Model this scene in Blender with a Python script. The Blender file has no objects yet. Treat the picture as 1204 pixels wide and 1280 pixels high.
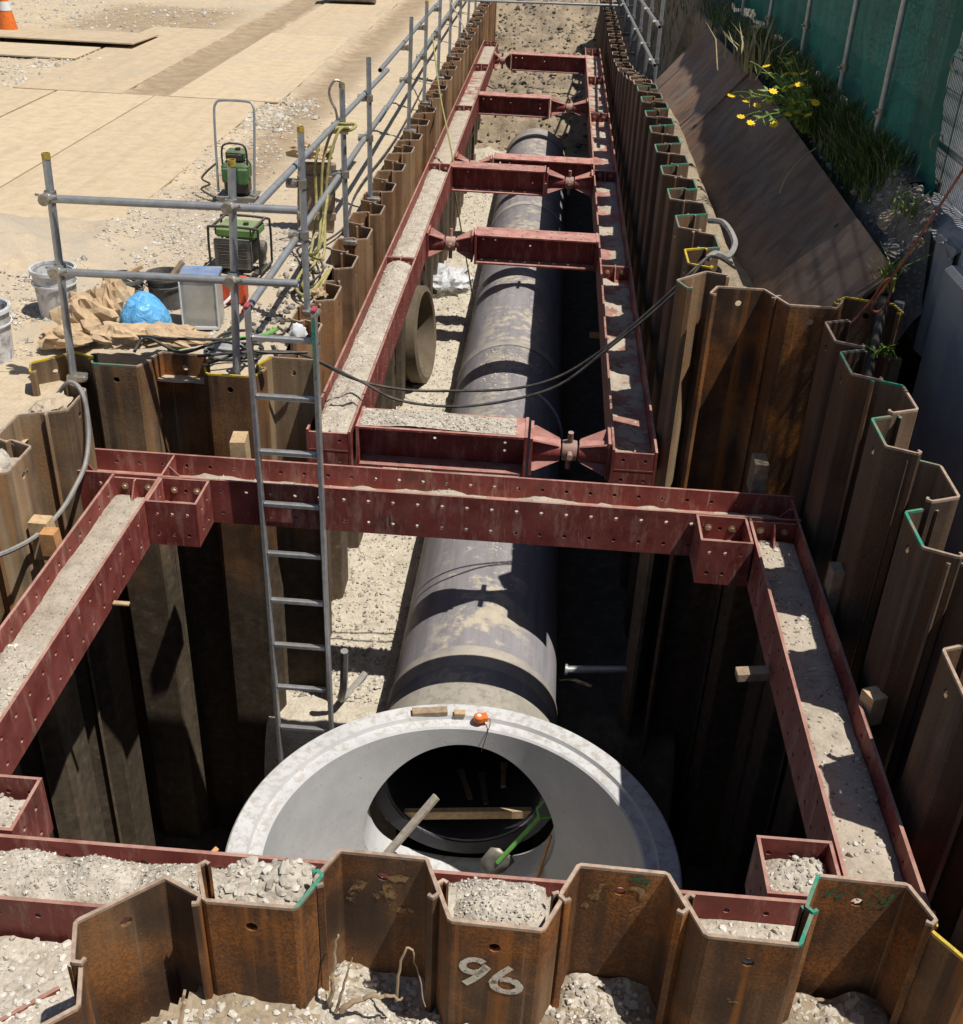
import bpy, math, random
import numpy as np
from mathutils import Matrix, Vector, noise as mnoise
random.seed(7); RNG = np.random.default_rng(7)
S = bpy.context.scene
C = S.collection
PI = math.pi
# ------------------------------------------------------------------ camera, light, exposure
cam = bpy.data.cameras.new('camera'); cam.sensor_fit = 'HORIZONTAL'; cam.sensor_width = 36.0; cam.lens = 41.65
cam.clip_start = 0.05; cam.clip_end = 2000
co = bpy.data.objects.new('camera', cam); C.objects.link(co)
_R = np.array([[0.99695, -0.06966, 0.03882], [0.06893, 0.51043, -0.85717], [0.03990, 0.85700, 0.51354]])
_R[1] -= _R[0] * (_R[0] @ _R[1]) / (_R[0] @ _R[0]); _R[0] /= np.linalg.norm(_R[0]); _R[1] /= np.linalg.norm(_R[1]); _R[2] = np.cross(_R[0], _R[1])
M = Matrix([list(map(float, r)) for r in _R]).to_4x4(); M.translation = (0, 0, 2.915)
co.matrix_world = M
S.camera = co
SUNV = Vector((0.392, -0.155, 1.0)).normalized()
world = bpy.data.worlds.new('World'); S.world = world; world.use_nodes = True
wn = world.node_tree
sky = wn.nodes.new('ShaderNodeTexSky'); sky.sky_type = 'NISHITA'; sky.sun_disc = False
sky.sun_elevation = math.asin(SUNV.z); sky.sun_rotation = math.atan2(SUNV.x, SUNV.y)
bg = wn.nodes['Background']; bg.inputs[1].default_value = 0.062
wn.links.new(sky.outputs[0], bg.inputs[0])
sd = bpy.data.lights.new('sun', 'SUN'); sd.energy = 4.9; sd.angle = math.radians(0.5); sd.color = (1.0, 0.955, 0.88)
so = bpy.data.objects.new('sun', sd); C.objects.link(so)
so.rotation_euler = SUNV.to_track_quat('Z', 'Y').to_euler(); so.location = (3, -3, 12)
S.view_settings.view_transform = 'Standard'; S.view_settings.look = 'None'
S.view_settings.exposure = 0.0; S.view_settings.gamma = 1.0; S.view_settings.use_curve_mapping = False
try:
    S.cycles.max_bounces = 6; S.cycles.diffuse_bounces = 3; S.cycles.glossy_bounces = 2; S.cycles.transparent_max_bounces = 6
    S.cycles.caustics_reflective = False; S.cycles.caustics_refractive = False
except Exception: pass

# ------------------------------------------------------------------ materials
class NT:
    def __init__(s, name):
        s.m = bpy.data.materials.new(name); s.m.use_nodes = True; s.t = s.m.node_tree
        s.b = s.t.nodes['Principled BSDF']; s.o = s.t.nodes['Material Output']
    def n(s, typ, **kw):
        nd = s.t.nodes.new(typ)
        for k, v in kw.items(): setattr(nd, k, v)
        return nd
    def l(s, a, b): s.t.links.new(a, b)
    def val(s, sock, v):
        if hasattr(v, 'is_linked') or hasattr(v, 'links'): s.l(v, sock)
        else: sock.default_value = v
    def math(s, op, a, b=0.0, clamp=False):
        nd = s.n('ShaderNodeMath', operation=op, use_clamp=clamp); s.val(nd.inputs[0], a); s.val(nd.inputs[1], b); return nd.outputs[0]
    def coords(s, scale=(1, 1, 1), src='pos', rnd=True):
        if src == 'pos': v = s.n('ShaderNodeNewGeometry').outputs['Position']
        else: v = s.n('ShaderNodeTexCoord').outputs['Object']
        mp = s.n('ShaderNodeMapping'); s.l(v, mp.inputs[0]); mp.inputs[3].default_value = scale
        if rnd:
            oi = s.n('ShaderNodeObjectInfo'); mu = s.math('MULTIPLY', oi.outputs['Random'], 37.0)
            cb = s.n('ShaderNodeCombineXYZ'); s.l(mu, cb.inputs[0]); s.l(mu, cb.inputs[2]); s.l(cb.outputs[0], mp.inputs[1])
        return mp.outputs[0]
    def noise(s, vec, scale, detail=4, rough=0.6, dist=0.0):
        nd = s.n('ShaderNodeTexNoise'); s.l(vec, nd.inputs['Vector']); nd.inputs['Scale'].default_value = scale
        nd.inputs['Detail'].default_value = detail; nd.inputs['Roughness'].default_value = rough; nd.inputs['Distortion'].default_value = dist
        return nd.outputs[0]
    def vor(s, vec, scale, feat='F1', out=0):
        nd = s.n('ShaderNodeTexVoronoi', feature=feat); s.l(vec, nd.inputs['Vector']); nd.inputs['Scale'].default_value = scale; return nd.outputs[out]
    def ramp(s, fac, stops):
        nd = s.n('ShaderNodeValToRGB'); s.l(fac, nd.inputs[0]); e = nd.color_ramp.elements
        while len(e) < len(stops): e.new(0.5)
        for i, (p, c) in enumerate(stops):
            e[i].position = p; e[i].color = (c, c, c, 1) if isinstance(c, (int, float)) else (*c, 1)
        return nd.outputs[0]
    def mix(s, fac, a, b):
        nd = s.n('ShaderNodeMix', data_type='RGBA'); s.val(nd.inputs[0], fac)
        for k, v in ((6, a), (7, b)):
            if isinstance(v, tuple): nd.inputs[k].default_value = (*v, 1)
            else: s.l(v, nd.inputs[k])
        return nd.outputs[2]
    def bump(s, h, strength, dist=0.01, prev=None):
        nd = s.n('ShaderNodeBump'); nd.inputs['Strength'].default_value = strength; nd.inputs['Distance'].default_value = dist
        s.l(h, nd.inputs['Height'])
        if prev is not None: s.l(prev, nd.inputs['Normal'])
        return nd.outputs[0]
    def up(s, lo=0.5, hi=0.95):
        g = s.n('ShaderNodeNewGeometry'); sp = s.n('ShaderNodeSeparateXYZ'); s.l(g.outputs['Normal'], sp.inputs[0])
        mr = s.n('ShaderNodeMapRange'); s.l(sp.outputs[2], mr.inputs[0]); mr.inputs[1].default_value = lo; mr.inputs[2].default_value = hi
        return mr.outputs[0]
    def objvar(s, col, lo=0.75, hi=1.25, hue=0.0):
        oi = s.n('ShaderNodeObjectInfo'); mr = s.n('ShaderNodeMapRange'); s.l(oi.outputs['Random'], mr.inputs[0]); mr.inputs[3].default_value = lo; mr.inputs[4].default_value = hi
        h = s.n('ShaderNodeHueSaturation'); s.l(col, h.inputs['Color']); s.l(mr.outputs[0], h.inputs['Value']); return h.outputs[0]
    def out(s, col, rough=0.8, metal=0.0, normal=None, spec=0.3):
        s.val(s.b.inputs['Base Color'], col if not isinstance(col, tuple) else (*col, 1)); s.val(s.b.inputs['Roughness'], rough); s.b.inputs['Metallic'].default_value = metal
        s.b.inputs['Specular IOR Level'].default_value = spec
        if normal is not None: s.l(normal, s.b.inputs['Normal'])
        return s.m

def rust(name, dark, mid, orange, dust, dust_amt, mud_shade=True, rough=0.75):
    t = NT(name); p = t.coords((1, 1, 1)); st = t.coords((7, 7, 0.7)); st2 = t.coords((22, 22, 0.5))
    n1 = t.noise(st, 1.0, 6, 0.65); n2 = t.noise(p, 3.2, 5, 0.6); n3 = t.noise(p, 1.1, 3, 0.5); n4 = t.noise(st2, 1.0, 4, 0.6)
    col = t.ramp(n1, [(0.3, dark), (0.52, mid), (0.72, tuple(c * 1.35 for c in mid))])
    col = t.mix(t.ramp(n2, [(0.47, 0.0), (0.64, 0.9)]), col, orange)
    fine = t.noise(p, 95, 3, 0.7)
    col = t.mix(t.ramp(fine, [(0.42, 0.55), (0.6, 0.0)]), col, tuple(c * 0.55 for c in dark))
    d = t.math('MULTIPLY', t.ramp(n3, [(0.5 - 0.28 * dust_amt, 0.0), (0.95 - 0.28 * dust_amt, 1.0)]), t.ramp(n4, [(0.3, 0.25), (0.62, 1.0)]), True)
    col = t.mix(d, col, dust)
    bd = t.noise(t.coords((5.2, 5.2, 0.16)), 1.0, 3, 0.55); bw = t.ramp(bd, [(0.50, 0.0), (0.57, 0.8)])
    col = t.mix(t.math('MULTIPLY', bw, t.ramp(n2, [(0.36, 1.0), (0.62, 0.35)])), col, tuple(0.62 * c + 0.012 for c in dark))
    hb = t.noise(t.coords((6.0, 6.0, 0.22)), 1.3, 4, 0.6); col = t.mix(t.ramp(hb, [(0.585, 0.0), (0.67, 0.7)]), col, orange)
    pt = t.noise(p, 17, 6, 0.8); col = t.mix(t.ramp(pt, [(0.63, 0.0), (0.70, 0.5)]), col, dust)
    # pale drips
    col = t.mix(t.ramp(n4, [(0.66, 0.0), (0.78, 0.45)]), col, tuple(min(1, c * 1.3) for c in dust))
    if mud_shade:  # mud low on the piles, darkened to paint the shade of the pit
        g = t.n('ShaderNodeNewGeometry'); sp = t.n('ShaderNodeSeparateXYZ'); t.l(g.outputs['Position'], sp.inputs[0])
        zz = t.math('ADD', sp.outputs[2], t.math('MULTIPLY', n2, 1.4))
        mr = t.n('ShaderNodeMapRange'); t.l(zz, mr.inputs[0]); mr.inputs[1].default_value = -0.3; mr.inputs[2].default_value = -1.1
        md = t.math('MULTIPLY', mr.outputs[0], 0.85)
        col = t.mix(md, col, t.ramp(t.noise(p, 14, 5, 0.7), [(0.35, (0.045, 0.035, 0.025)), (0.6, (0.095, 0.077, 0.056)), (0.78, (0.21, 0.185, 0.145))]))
    col = t.objvar(col, 0.72, 1.22)
    b = t.bump(fine, 0.35, 0.004); b = t.bump(n2, 0.25, 0.02, b)
    return t.out(col, t.ramp(n2, [(0.3, rough - 0.15), (0.7, rough + 0.12)]), 0.0, b, 0.35)

def painted(name, base, wear, dust, dust_amt=0.8, rough=0.5, spec=0.4):
    t = NT(name); p = t.coords((1, 1, 1)); n1 = t.noise(p, 5, 5, 0.65); n2 = t.noise(p, 38, 4, 0.7); sc = t.coords((3, 3, 14)); n3 = t.noise(t.coords((14, 14, 2.5)), 1.3, 4, 0.7)
    col = t.ramp(n1, [(0.3, tuple(c * 0.75 for c in base)), (0.7, tuple(c * 1.2 for c in base))])
    col = t.mix(t.ramp(n2, [(0.6, 0.0), (0.74, 0.6)]), col, wear)
    col = t.mix(t.ramp(n3, [(0.6, 0.0), (0.75, 0.35)]), col, dust)
    rp = t.noise(p, 2.6, 7, 0.72, 0.4); col = t.mix(t.ramp(rp, [(0.56, 0.0), (0.66, 0.75)]), col, (0.085, 0.036, 0.022))
    sm = t.noise(t.coords((5, 5, 1.2)), 2.2, 5, 0.75); col = t.mix(t.ramp(sm, [(0.52, 0.0), (0.72, 0.55)]), col, dust)
    scr = t.noise(t.coords((40, 40, 3)), 1.0, 2, 0.5); col = t.mix(t.ramp(scr, [(0.70, 0.0), (0.75, 0.45)]), col, (0.55, 0.45, 0.40))
    film = t.math('MULTIPLY', t.ramp(n1, [(0.35, 0.0), (0.8, 0.16)]), 1.0)
    col = t.mix(film, col, dust)
    d = t.math('MULTIPLY', t.up(0.4, 0.95), t.ramp(t.noise(p, 7, 5, 0.7), [(0.3, dust_amt * 0.25), (0.62, dust_amt)]))
    col = t.mix(d, col, dust)
    return t.out(t.objvar(col, 0.86, 1.14), t.ramp(n1, [(0.3, rough), (0.7, rough + 0.25)]), 0.0, t.bump(rp, 0.25, 0.01, t.bump(n2, 0.3, 0.004)), spec)

def earth(name, stops, scale=1.0, bump=0.6, rocks=None, var=None):
    t = NT(name); p = t.coords((1, 1, 1), rnd=False); n1 = t.noise(p, 0.9 * scale, 6, 0.65); n2 = t.noise(p, 9 * scale, 6, 0.7); n3 = t.noise(p, 60 * scale, 4, 0.7)
    col = t.ramp(n2, stops)
    if var: col = t.mix(t.ramp(n1, [(0.46, 0.0), (0.62, 0.8)]), col, var)
    if rocks:
        v = t.vor(p, 34 * scale); vc = t.vor(p, 34 * scale, out=1)
        sp = t.n('ShaderNodeSeparateColor'); t.l(vc, sp.inputs[0])
        m = t.math('MULTIPLY', t.ramp(v, [(0.25, 1.0), (0.42, 0.0)]), t.ramp(sp.outputs[0], [(0.5, 0.0), (0.75, 0.8)]))
        m = t.math('MULTIPLY', m, t.ramp(n1, [(0.4, 0.25), (0.6, 1.0)]))
        col = t.mix(m, col, rocks)
    col = t.mix(t.ramp(n3, [(0.3, 0.3), (0.55, 0.0)]), col, tuple(c * 0.5 for c in stops[0][1]))
    b = t.bump(n3, bump * 0.5, 0.006); b = t.bump(n2, bump, 0.02, b)
    if rocks: b = t.bump(t.math('SUBTRACT', 1.0, v), bump * 0.6, 0.012, b)
    return t.out(col, 0.95, 0.0, b, 0.15)

def simple(name, col, rough=0.6, metal=0.0, var=0.25, scale=20, bump=0.1, dust=None, spec=0.4, obj=True):
    t = NT(name); p = t.coords((1, 1, 1)); n = t.noise(p, scale, 5, 0.65)
    c = t.ramp(n, [(0.3, tuple(max(0, x * (1 - var)) for x in col)), (0.7, tuple(min(1, x * (1 + var)) for x in col))])
    if dust:
        d = t.math('MULTIPLY', t.up(0.1, 0.95), t.ramp(t.noise(p, scale * 0.4, 4, 0.7), [(0.35, 0.05), (0.65, 0.75)]))
        c = t.mix(d, c, dust)
    if obj: c = t.objvar(c, 0.9, 1.1)
    return t.out(c, rough, metal, t.bump(n, bump, 0.006), spec)

DUST = (0.50, 0.41, 0.30)
MT = {}
MT['rust_front'] = rust('rust_orange', (0.050, 0.023, 0.011), (0.155, 0.066, 0.025), (0.36, 0.13, 0.026), (0.38, 0.25, 0.14), 0.2)
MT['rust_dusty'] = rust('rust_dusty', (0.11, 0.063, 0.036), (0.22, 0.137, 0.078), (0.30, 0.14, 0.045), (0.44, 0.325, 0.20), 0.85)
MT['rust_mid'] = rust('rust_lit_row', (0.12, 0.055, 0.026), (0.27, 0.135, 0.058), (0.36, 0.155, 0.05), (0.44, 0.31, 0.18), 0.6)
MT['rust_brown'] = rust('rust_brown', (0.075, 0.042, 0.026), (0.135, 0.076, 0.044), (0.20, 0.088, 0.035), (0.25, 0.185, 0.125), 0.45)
MT['rust_plate'] = rust('rust_plate', (0.20, 0.125, 0.088), (0.27, 0.175, 0.125), (0.31, 0.16, 0.085), (0.33, 0.25, 0.19), 0.6, mud_shade=False)
MT['rim_brown'] = simple('cut_steel_edge', (0.36, 0.26, 0.19), 0.6, 0.0, 0.35, 30, 0.2)
def rim_paint(name, a, b, lo=.40, hi=.56):
    t = NT(name); p = t.coords((1, 1, 1)); n = t.noise(p, 9, 5, 0.75); n2 = t.noise(p, 60, 3, 0.6)
    c = t.mix(t.ramp(n, [(lo, 1.0), (hi, 0.0)]), t.ramp(n2, [(0.3, a), (0.7, b)]), (0.27, 0.19, 0.135)); return t.out(c, 0.6, 0, t.bump(n2, 0.2, 0.004))
MT['rim_green'] = rim_paint('green_edge_paint', (0.025, 0.20, 0.13), (0.05, 0.30, 0.20))
MT['rim_yellow'] = rim_paint('yellow_edge_paint', (0.50, 0.35, 0.03), (0.68, 0.50, 0.04), .36, .5)
def worn(name, a, b, lo, hi, sc):
    t = NT(name); p = t.coords((1, 1, 1)); n = t.noise(p, sc, 5, 0.7); n2 = t.noise(p, 60, 3, 0.6)
    t.l(t.ramp(n2, [(0.3, a), (0.7, b)]), t.b.inputs['Base Color']); t.b.inputs['Roughness'].default_value = 0.8
    t.l(t.ramp(n, [(lo, 0.0), (hi, 1.0)]), t.b.inputs['Alpha']); return t.m
MT['tan_paint'] = worn('scraped_mark', (0.24, 0.13, 0.05), (0.42, 0.26, 0.12), 0.42, 0.56, 26)
MT['white_paint'] = worn('chalky_paint', (0.55, 0.49, 0.38), (0.80, 0.75, 0.64), 0.34, 0.44, 55)
MT['green_paint'] = worn('green_mark_paint', (0.02, 0.10, 0.04), (0.04, 0.17, 0.07), 0.42, 0.54, 34)
MT['black_ink'] = simple('black_marker', (0.02, 0.02, 0.02), 0.7)
MT['red'] = painted('red_lead_paint', (0.205, 0.030, 0.024), (0.10, 0.028, 0.022), (0.52, 0.33, 0.26), 0.72)
MT['red_strut'] = painted('red_strut_paint', (0.22, 0.030, 0.025), (0.11, 0.03, 0.026), (0.56, 0.33, 0.27), 0.85)
MT['screw'] = painted('screw_steel', (0.30, 0.16, 0.13), (0.12, 0.08, 0.06), (0.5, 0.38, 0.3), 0.6)
MT['bolt'] = simple('bolt_steel', (0.40, 0.31, 0.2), 0.5, 0.6)
MT['gravel'] = earth('gravel', [(0.3, (0.34, 0.295, 0.235)), (0.5, (0.50, 0.445, 0.365)), (0.72, (0.60, 0.55, 0.465))], 1.0, 0.9, (0.62, 0.57, 0.5))
MT['bed'] = earth('trench_bed_gravel', [(0.3, (0.40, 0.345, 0.265)), (0.5, (0.55, 0.49, 0.39)), (0.72, (0.63, 0.575, 0.475))], 1.0, 0.9, (0.66, 0.6, 0.5))
MT['dirt'] = earth('wale_dirt', [(0.3, (0.30, 0.255, 0.20)), (0.5, (0.43, 0.375, 0.30)), (0.72, (0.53, 0.47, 0.39))], 1.0, 0.6, None, (0.50, 0.42, 0.33))
def m_site():
    m = earth('site_sand', [(0.3, (0.44, 0.345, 0.23)), (0.5, (0.56, 0.45, 0.31)), (0.75, (0.63, 0.515, 0.37))], 1.0, 0.5, (0.56, 0.49, 0.41), (0.47, 0.39, 0.29))
    t = m.node_tree; b = t.nodes['Principled BSDF']; src = b.inputs['Base Color'].links[0].from_socket
    class Q(NT):
        def __init__(s): s.m = m; s.t = t; s.b = b
    q = Q(); p = q.coords((1, 1, 1), rnd=False); n = q.noise(p, 0.55, 6, 0.7); n2 = q.noise(p, 4, 5, 0.7)
    g = q.n('ShaderNodeNewGeometry'); sp = q.n('ShaderNodeSeparateXYZ'); q.l(g.outputs['Position'], sp.inputs[0])
    def band(sock, lo, hi, soft):
        a = q.n('ShaderNodeMapRange'); a.interpolation_type = 'SMOOTHSTEP'; q.l(sock, a.inputs[0]); a.inputs[1].default_value = lo - soft; a.inputs[2].default_value = lo + soft
        c = q.n('ShaderNodeMapRange'); c.interpolation_type = 'SMOOTHSTEP'; q.l(sock, c.inputs[0]); c.inputs[1].default_value = hi + soft; c.inputs[2].default_value = hi - soft
        return q.math('MULTIPLY', a.outputs[0], c.outputs[0])
    xw = q.math('ADD', sp.outputs[0], q.math('MULTIPLY', q.math('SUBTRACT', n2, 0.5), 0.5))
    rut = q.math('MULTIPLY', band(xw, -5.9, -5.15, 0.12), band(sp.outputs[1], 15.4, 60, 0.2))
    rut2 = q.math('MULTIPLY', band(xw, -3.55, -2.95, 0.2), band(sp.outputs[1], 11.0, 40, 1.2))
    back = q.math('MULTIPLY', band(sp.outputs[1], 20.9, 24.5, 0.7), band(xw, -9.0, -6.3, 0.5))
    mk = q.math('MULTIPLY', q.math('ADD', q.math('ADD', rut, rut2, True), back, True), q.ramp(n2, [(0.3, 0.45), (0.65, 0.95)]))
    grey = q.math('MULTIPLY', band(sp.outputs[1], 7.0, 11.0, 0.8), q.ramp(n2, [(0.35, 0.1), (0.6, 0.75)]))
    c = q.mix(grey, src, (0.43, 0.37, 0.295)); c = q.mix(mk, c, (0.30, 0.215, 0.135)); q.l(c, b.inputs['Base Color']); return m
MT['site'] = m_site()
MT['bank'] = earth('bank_earth', [(0.3, (0.21, 0.165, 0.115)), (0.5, (0.34, 0.27, 0.185)), (0.75, (0.44, 0.36, 0.26))], 1.0, 0.9, (0.4, 0.36, 0.3), (0.2, 0.16, 0.12))
MT['pit'] = earth('pit_mud', [(0.3, (0.07, 0.06, 0.045)), (0.55, (0.12, 0.10, 0.078)), (0.75, (0.18, 0.155, 0.12))], 1.0, 0.9)  # mud of the pit; also paints the shade right of the pipe
MT['darksoil'] = earth('dark_soil', [(0.3, (0.10, 0.09, 0.08)), (0.5, (0.17, 0.155, 0.135)), (0.75, (0.27, 0.25, 0.22))], 1.0, 1.0, (0.36, 0.34, 0.31))
MT['road'] = earth('dusty_road', [(0.3, (0.36, 0.34, 0.31)), (0.5, (0.46, 0.44, 0.41)), (0.75, (0.52, 0.5, 0.47))], 1.0, 0.4)
MT['stone'] = simple('pale_stone', (0.50, 0.455, 0.38), 0.95, 0.0, 0.3, 45, 0.3, spec=0.15)
MT['stone_white'] = simple('white_stone', (0.64, 0.60, 0.53), 0.95, 0.0, 0.22, 45, 0.3, spec=0.15)
MT['stone_dark'] = simple('grey_stone', (0.36, 0.32, 0.27), 0.95, 0.0, 0.35, 45, 0.3, spec=0.15)
def m_roadplate():
    t = NT('dust_covered_steel'); p = t.coords((1, 1, 1), rnd=False); n1 = t.noise(p, 0.7, 7, 0.7, .6); n2 = t.noise(p, 6, 6, 0.75); n3 = t.noise(p, 70, 3, 0.7); tr = t.noise(t.coords((5.5, 0.35, 1), rnd=False), 1.0, 5, 0.65)
    c = t.ramp(n2, [(0.3, (0.46, 0.355, 0.235)), (0.5, (0.55, 0.435, 0.295)), (0.72, (0.61, 0.495, 0.35))])
    c = t.mix(t.ramp(tr, [(0.50, 0.0), (0.68, 0.4)]), c, (0.41, 0.325, 0.225))
    c = t.mix(t.ramp(n1, [(0.52, 0.0), (0.66, 0.6)]), c, (0.47, 0.395, 0.30))
    sp = t.noise(p, 24, 3, 0.6); c = t.mix(t.ramp(sp, [(0.70, 0.0), (0.74, 0.6)]), c, (0.33, 0.26, 0.19))
    return t.out(t.objvar(c, 0.92, 1.06), 0.95, 0, t.bump(n3, 0.2, 0.004, t.bump(n2, 0.25, 0.01)), 0.1)
MT['roadplate'] = m_roadplate()
MT['plate_edge'] = simple('dark_plate_edge', (0.11, 0.08, 0.055), 0.8)
MT['galv'] = simple('galvanised_tube', (0.40, 0.43, 0.46), 0.42, 0.55, 0.22, 14, 0.08, (0.42, 0.36, 0.28))
MT['clamp'] = simple('clamp_steel', (0.36, 0.33, 0.28), 0.45, 0.6, 0.35, 40, 0.2)
MT['alu'] = simple('ladder_aluminium', (0.50, 0.51, 0.52), 0.38, 0.7, 0.22, 20, 0.08, (0.4, 0.34, 0.27))
MT['yellow'] = simple('yellow_paint', (0.42, 0.29, 0.05), 0.6, 0.0, 0.5, 30)
MT['black'] = simple('black_rubber', (0.022, 0.022, 0.024), 0.5, 0.0, 0.3, 30, 0.05, (0.2, 0.17, 0.13))
MT['greyhose'] = simple('grey_hose', (0.23, 0.23, 0.23), 0.6, 0.0, 0.3, 20, 0.1, (0.38, 0.33, 0.26))
MT['yellow_rope'] = simple('yellow_rope', (0.33, 0.29, 0.11), 0.8, 0.0, 0.35, 30)
MT['green_plastic'] = simple('green_plastic', (0.14, 0.36, 0.08), 0.45)
MT['machine_green'] = simple('green_machine_paint', (0.045, 0.115, 0.04), 0.5, 0.0, 0.3, 10, 0.05, (0.34, 0.31, 0.22))
MT['tank_green'] = simple('light_green_paint', (0.15, 0.29, 0.08), 0.45, 0.0, 0.2, 10, 0.05, (0.40, 0.38, 0.26))
MT['machine_black'] = simple('black_machine_paint', (0.025, 0.027, 0.026), 0.45, 0.0, 0.3, 14, 0.05, (0.3, 0.25, 0.18))
MT['machine_grey'] = simple('grey_machine_metal', (0.17, 0.165, 0.15), 0.5, 0.3, 0.35, 18, 0.1, (0.36, 0.31, 0.23))
MT['wood'] = simple('raw_timber', (0.52, 0.37, 0.21), 0.8, 0.0, 0.25, 25, 0.15)
MT['wood_old'] = simple('weathered_timber', (0.30, 0.22, 0.145), 0.85, 0.0, 0.35, 25, 0.2)
MT['wood_grey'] = simple('grey_timber', (0.30, 0.265, 0.22), 0.85, 0.0, 0.3, 25, 0.2)
MT['wood_orange'] = simple('orange_timber', (0.55, 0.29, 0.12), 0.75, 0.0, 0.2, 25, 0.15)
MT['bucket'] = simple('dark_bucket', (0.12, 0.115, 0.11), 0.7, 0.0, 0.45, 12, 0.1, (0.34, 0.3, 0.23))
MT['tape'] = simple('orange_plastic', (0.72, 0.17, 0.03), 0.4)
MT['red_plastic'] = simple('red_orange_box', (0.62, 0.10, 0.045), 0.5)
MT['blue_lid'] = simple('blue_lid', (0.17, 0.26, 0.47), 0.5, 0.0, 0.3, 12, 0.1, (0.4, 0.4, 0.4))
MT['paper'] = simple('kraft_paper', (0.50, 0.36, 0.22), 0.85, 0.0, 0.2, 18, 0.2)
MT['white_plastic'] = simple('white_plastic', (0.70, 0.71, 0.72), 0.4, 0.0, 0.1, 10, 0.1)
MT['soot'] = simple('excavator_steel', (0.30, 0.29, 0.28), 0.55, 0.3, 0.3, 6, 0.1, (0.45, 0.38, 0.3))
MT['leaf'] = simple('grass_blade', (0.055, 0.098, 0.018), 0.6, 0.0, 0.45, 8, 0.0)
MT['leaf_light'] = simple('light_leaf', (0.15, 0.24, 0.04), 0.6, 0.0, 0.35, 8, 0.0)
MT['straw'] = simple('dry_grass', (0.42, 0.36, 0.2), 0.8)
MT['petal'] = simple('yellow_petal', (0.80, 0.52, 0.01), 0.6)
MT['root'] = simple('dry_root', (0.33, 0.24, 0.15), 0.9)
MT['cable_red'] = simple('red_brown_wire', (0.30, 0.08, 0.05), 0.6)
MT['pink'] = simple('pink_cap', (0.42, 0.07, 0.09), 0.6)

def m_pail():
    t = NT('paint_pail'); p = t.coords((1, 1, 1), 'obj'); n = t.noise(p, 11, 5, 0.7); n2 = t.noise(t.coords((1, 1, 0.4), 'obj'), 16, 3, 0.6)
    c = t.ramp(n, [(0.35, (0.30, 0.28, 0.26)), (0.5, (0.62, 0.62, 0.62)), (0.7, (0.72, 0.72, 0.72))])
    c = t.mix(t.ramp(n2, [(0.62, 0.0), (0.68, 0.7)]), c, (0.16, 0.22, 0.45))
    return t.out(c, 0.5, 0, t.bump(n, 0.1, 0.01))
MT['pail'] = m_pail()
def m_sack():
    t = NT('blue_plastic_sack'); p = t.coords((1, 1, 1), 'obj'); n = t.noise(p, 13, 4, 0.6, 1.5)
    c = t.ramp(n, [(0.3, (0.07, 0.36, 0.74)), (0.7, (0.20, 0.53, 0.86))])
    return t.out(c, 0.35, 0, t.bump(n, 0.7, 0.03), 0.5)
MT['sack'] = m_sack()
def m_clear():
    t = NT('clear_plastic'); p = t.coords((1, 1, 1), 'obj'); n = t.noise(p, 8, 4, 0.6)
    t.b.inputs['Transmission Weight'].default_value = 0.45; t.b.inputs['IOR'].default_value = 1.2
    return t.out(t.ramp(n, [(0.35, (0.55, 0.53, 0.47)), (0.65, (0.72, 0.71, 0.66))]), 0.35, 0, None, 0.5)
MT['clear'] = m_clear()
def m_concrete(name, lo, hi, stain, upst=0.5):
    t = NT(name); p = t.coords((1, 1, 1)); n1 = t.noise(p, 3, 6, 0.65); n2 = t.noise(p, 18, 5, 0.7); n3 = t.noise(p, 90, 3, 0.7)
    c = t.ramp(n1, [(0.3, lo), (0.7, hi)])
    m = t.math('MULTIPLY', t.ramp(n2, [(0.46, 0.0), (0.62, 1.0)]), t.math('ADD', t.math('MULTIPLY', t.up(0.6, 0.95), upst), 0.08))
    c = t.mix(m, c, stain)
    pit = t.ramp(t.noise(p, 42, 2, 0.5), [(0.69, 0.0), (0.76, 0.6)])
    c = t.mix(pit, c, tuple(x * 0.55 for x in stain))
    return t.out(c, 0.85, 0, t.bump(t.math('SUBTRACT', n3, pit), 0.25, 0.006), 0.25)
MT['conc_white'] = m_concrete('precast_concrete', (0.50, 0.50, 0.505), (0.62, 0.62, 0.62), (0.34, 0.295, 0.23))
MT['conc_grey'] = m_concrete('grey_concrete', (0.27, 0.28, 0.29), (0.38, 0.39, 0.40), (0.20, 0.19, 0.17))
MT['conc_floor'] = m_concrete('wet_mortar', (0.27, 0.25, 0.21), (0.36, 0.33, 0.28), (0.2, 0.18, 0.15))
MT['collar_grey'] = m_concrete('pipe_collar_shell', (0.30, 0.275, 0.235), (0.42, 0.385, 0.325), (0.22, 0.19, 0.15))
MT['collar_tan'] = m_concrete('dirty_collar_shell', (0.115, 0.09, 0.062), (0.20, 0.16, 0.11), (0.08, 0.06, 0.043))
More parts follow.
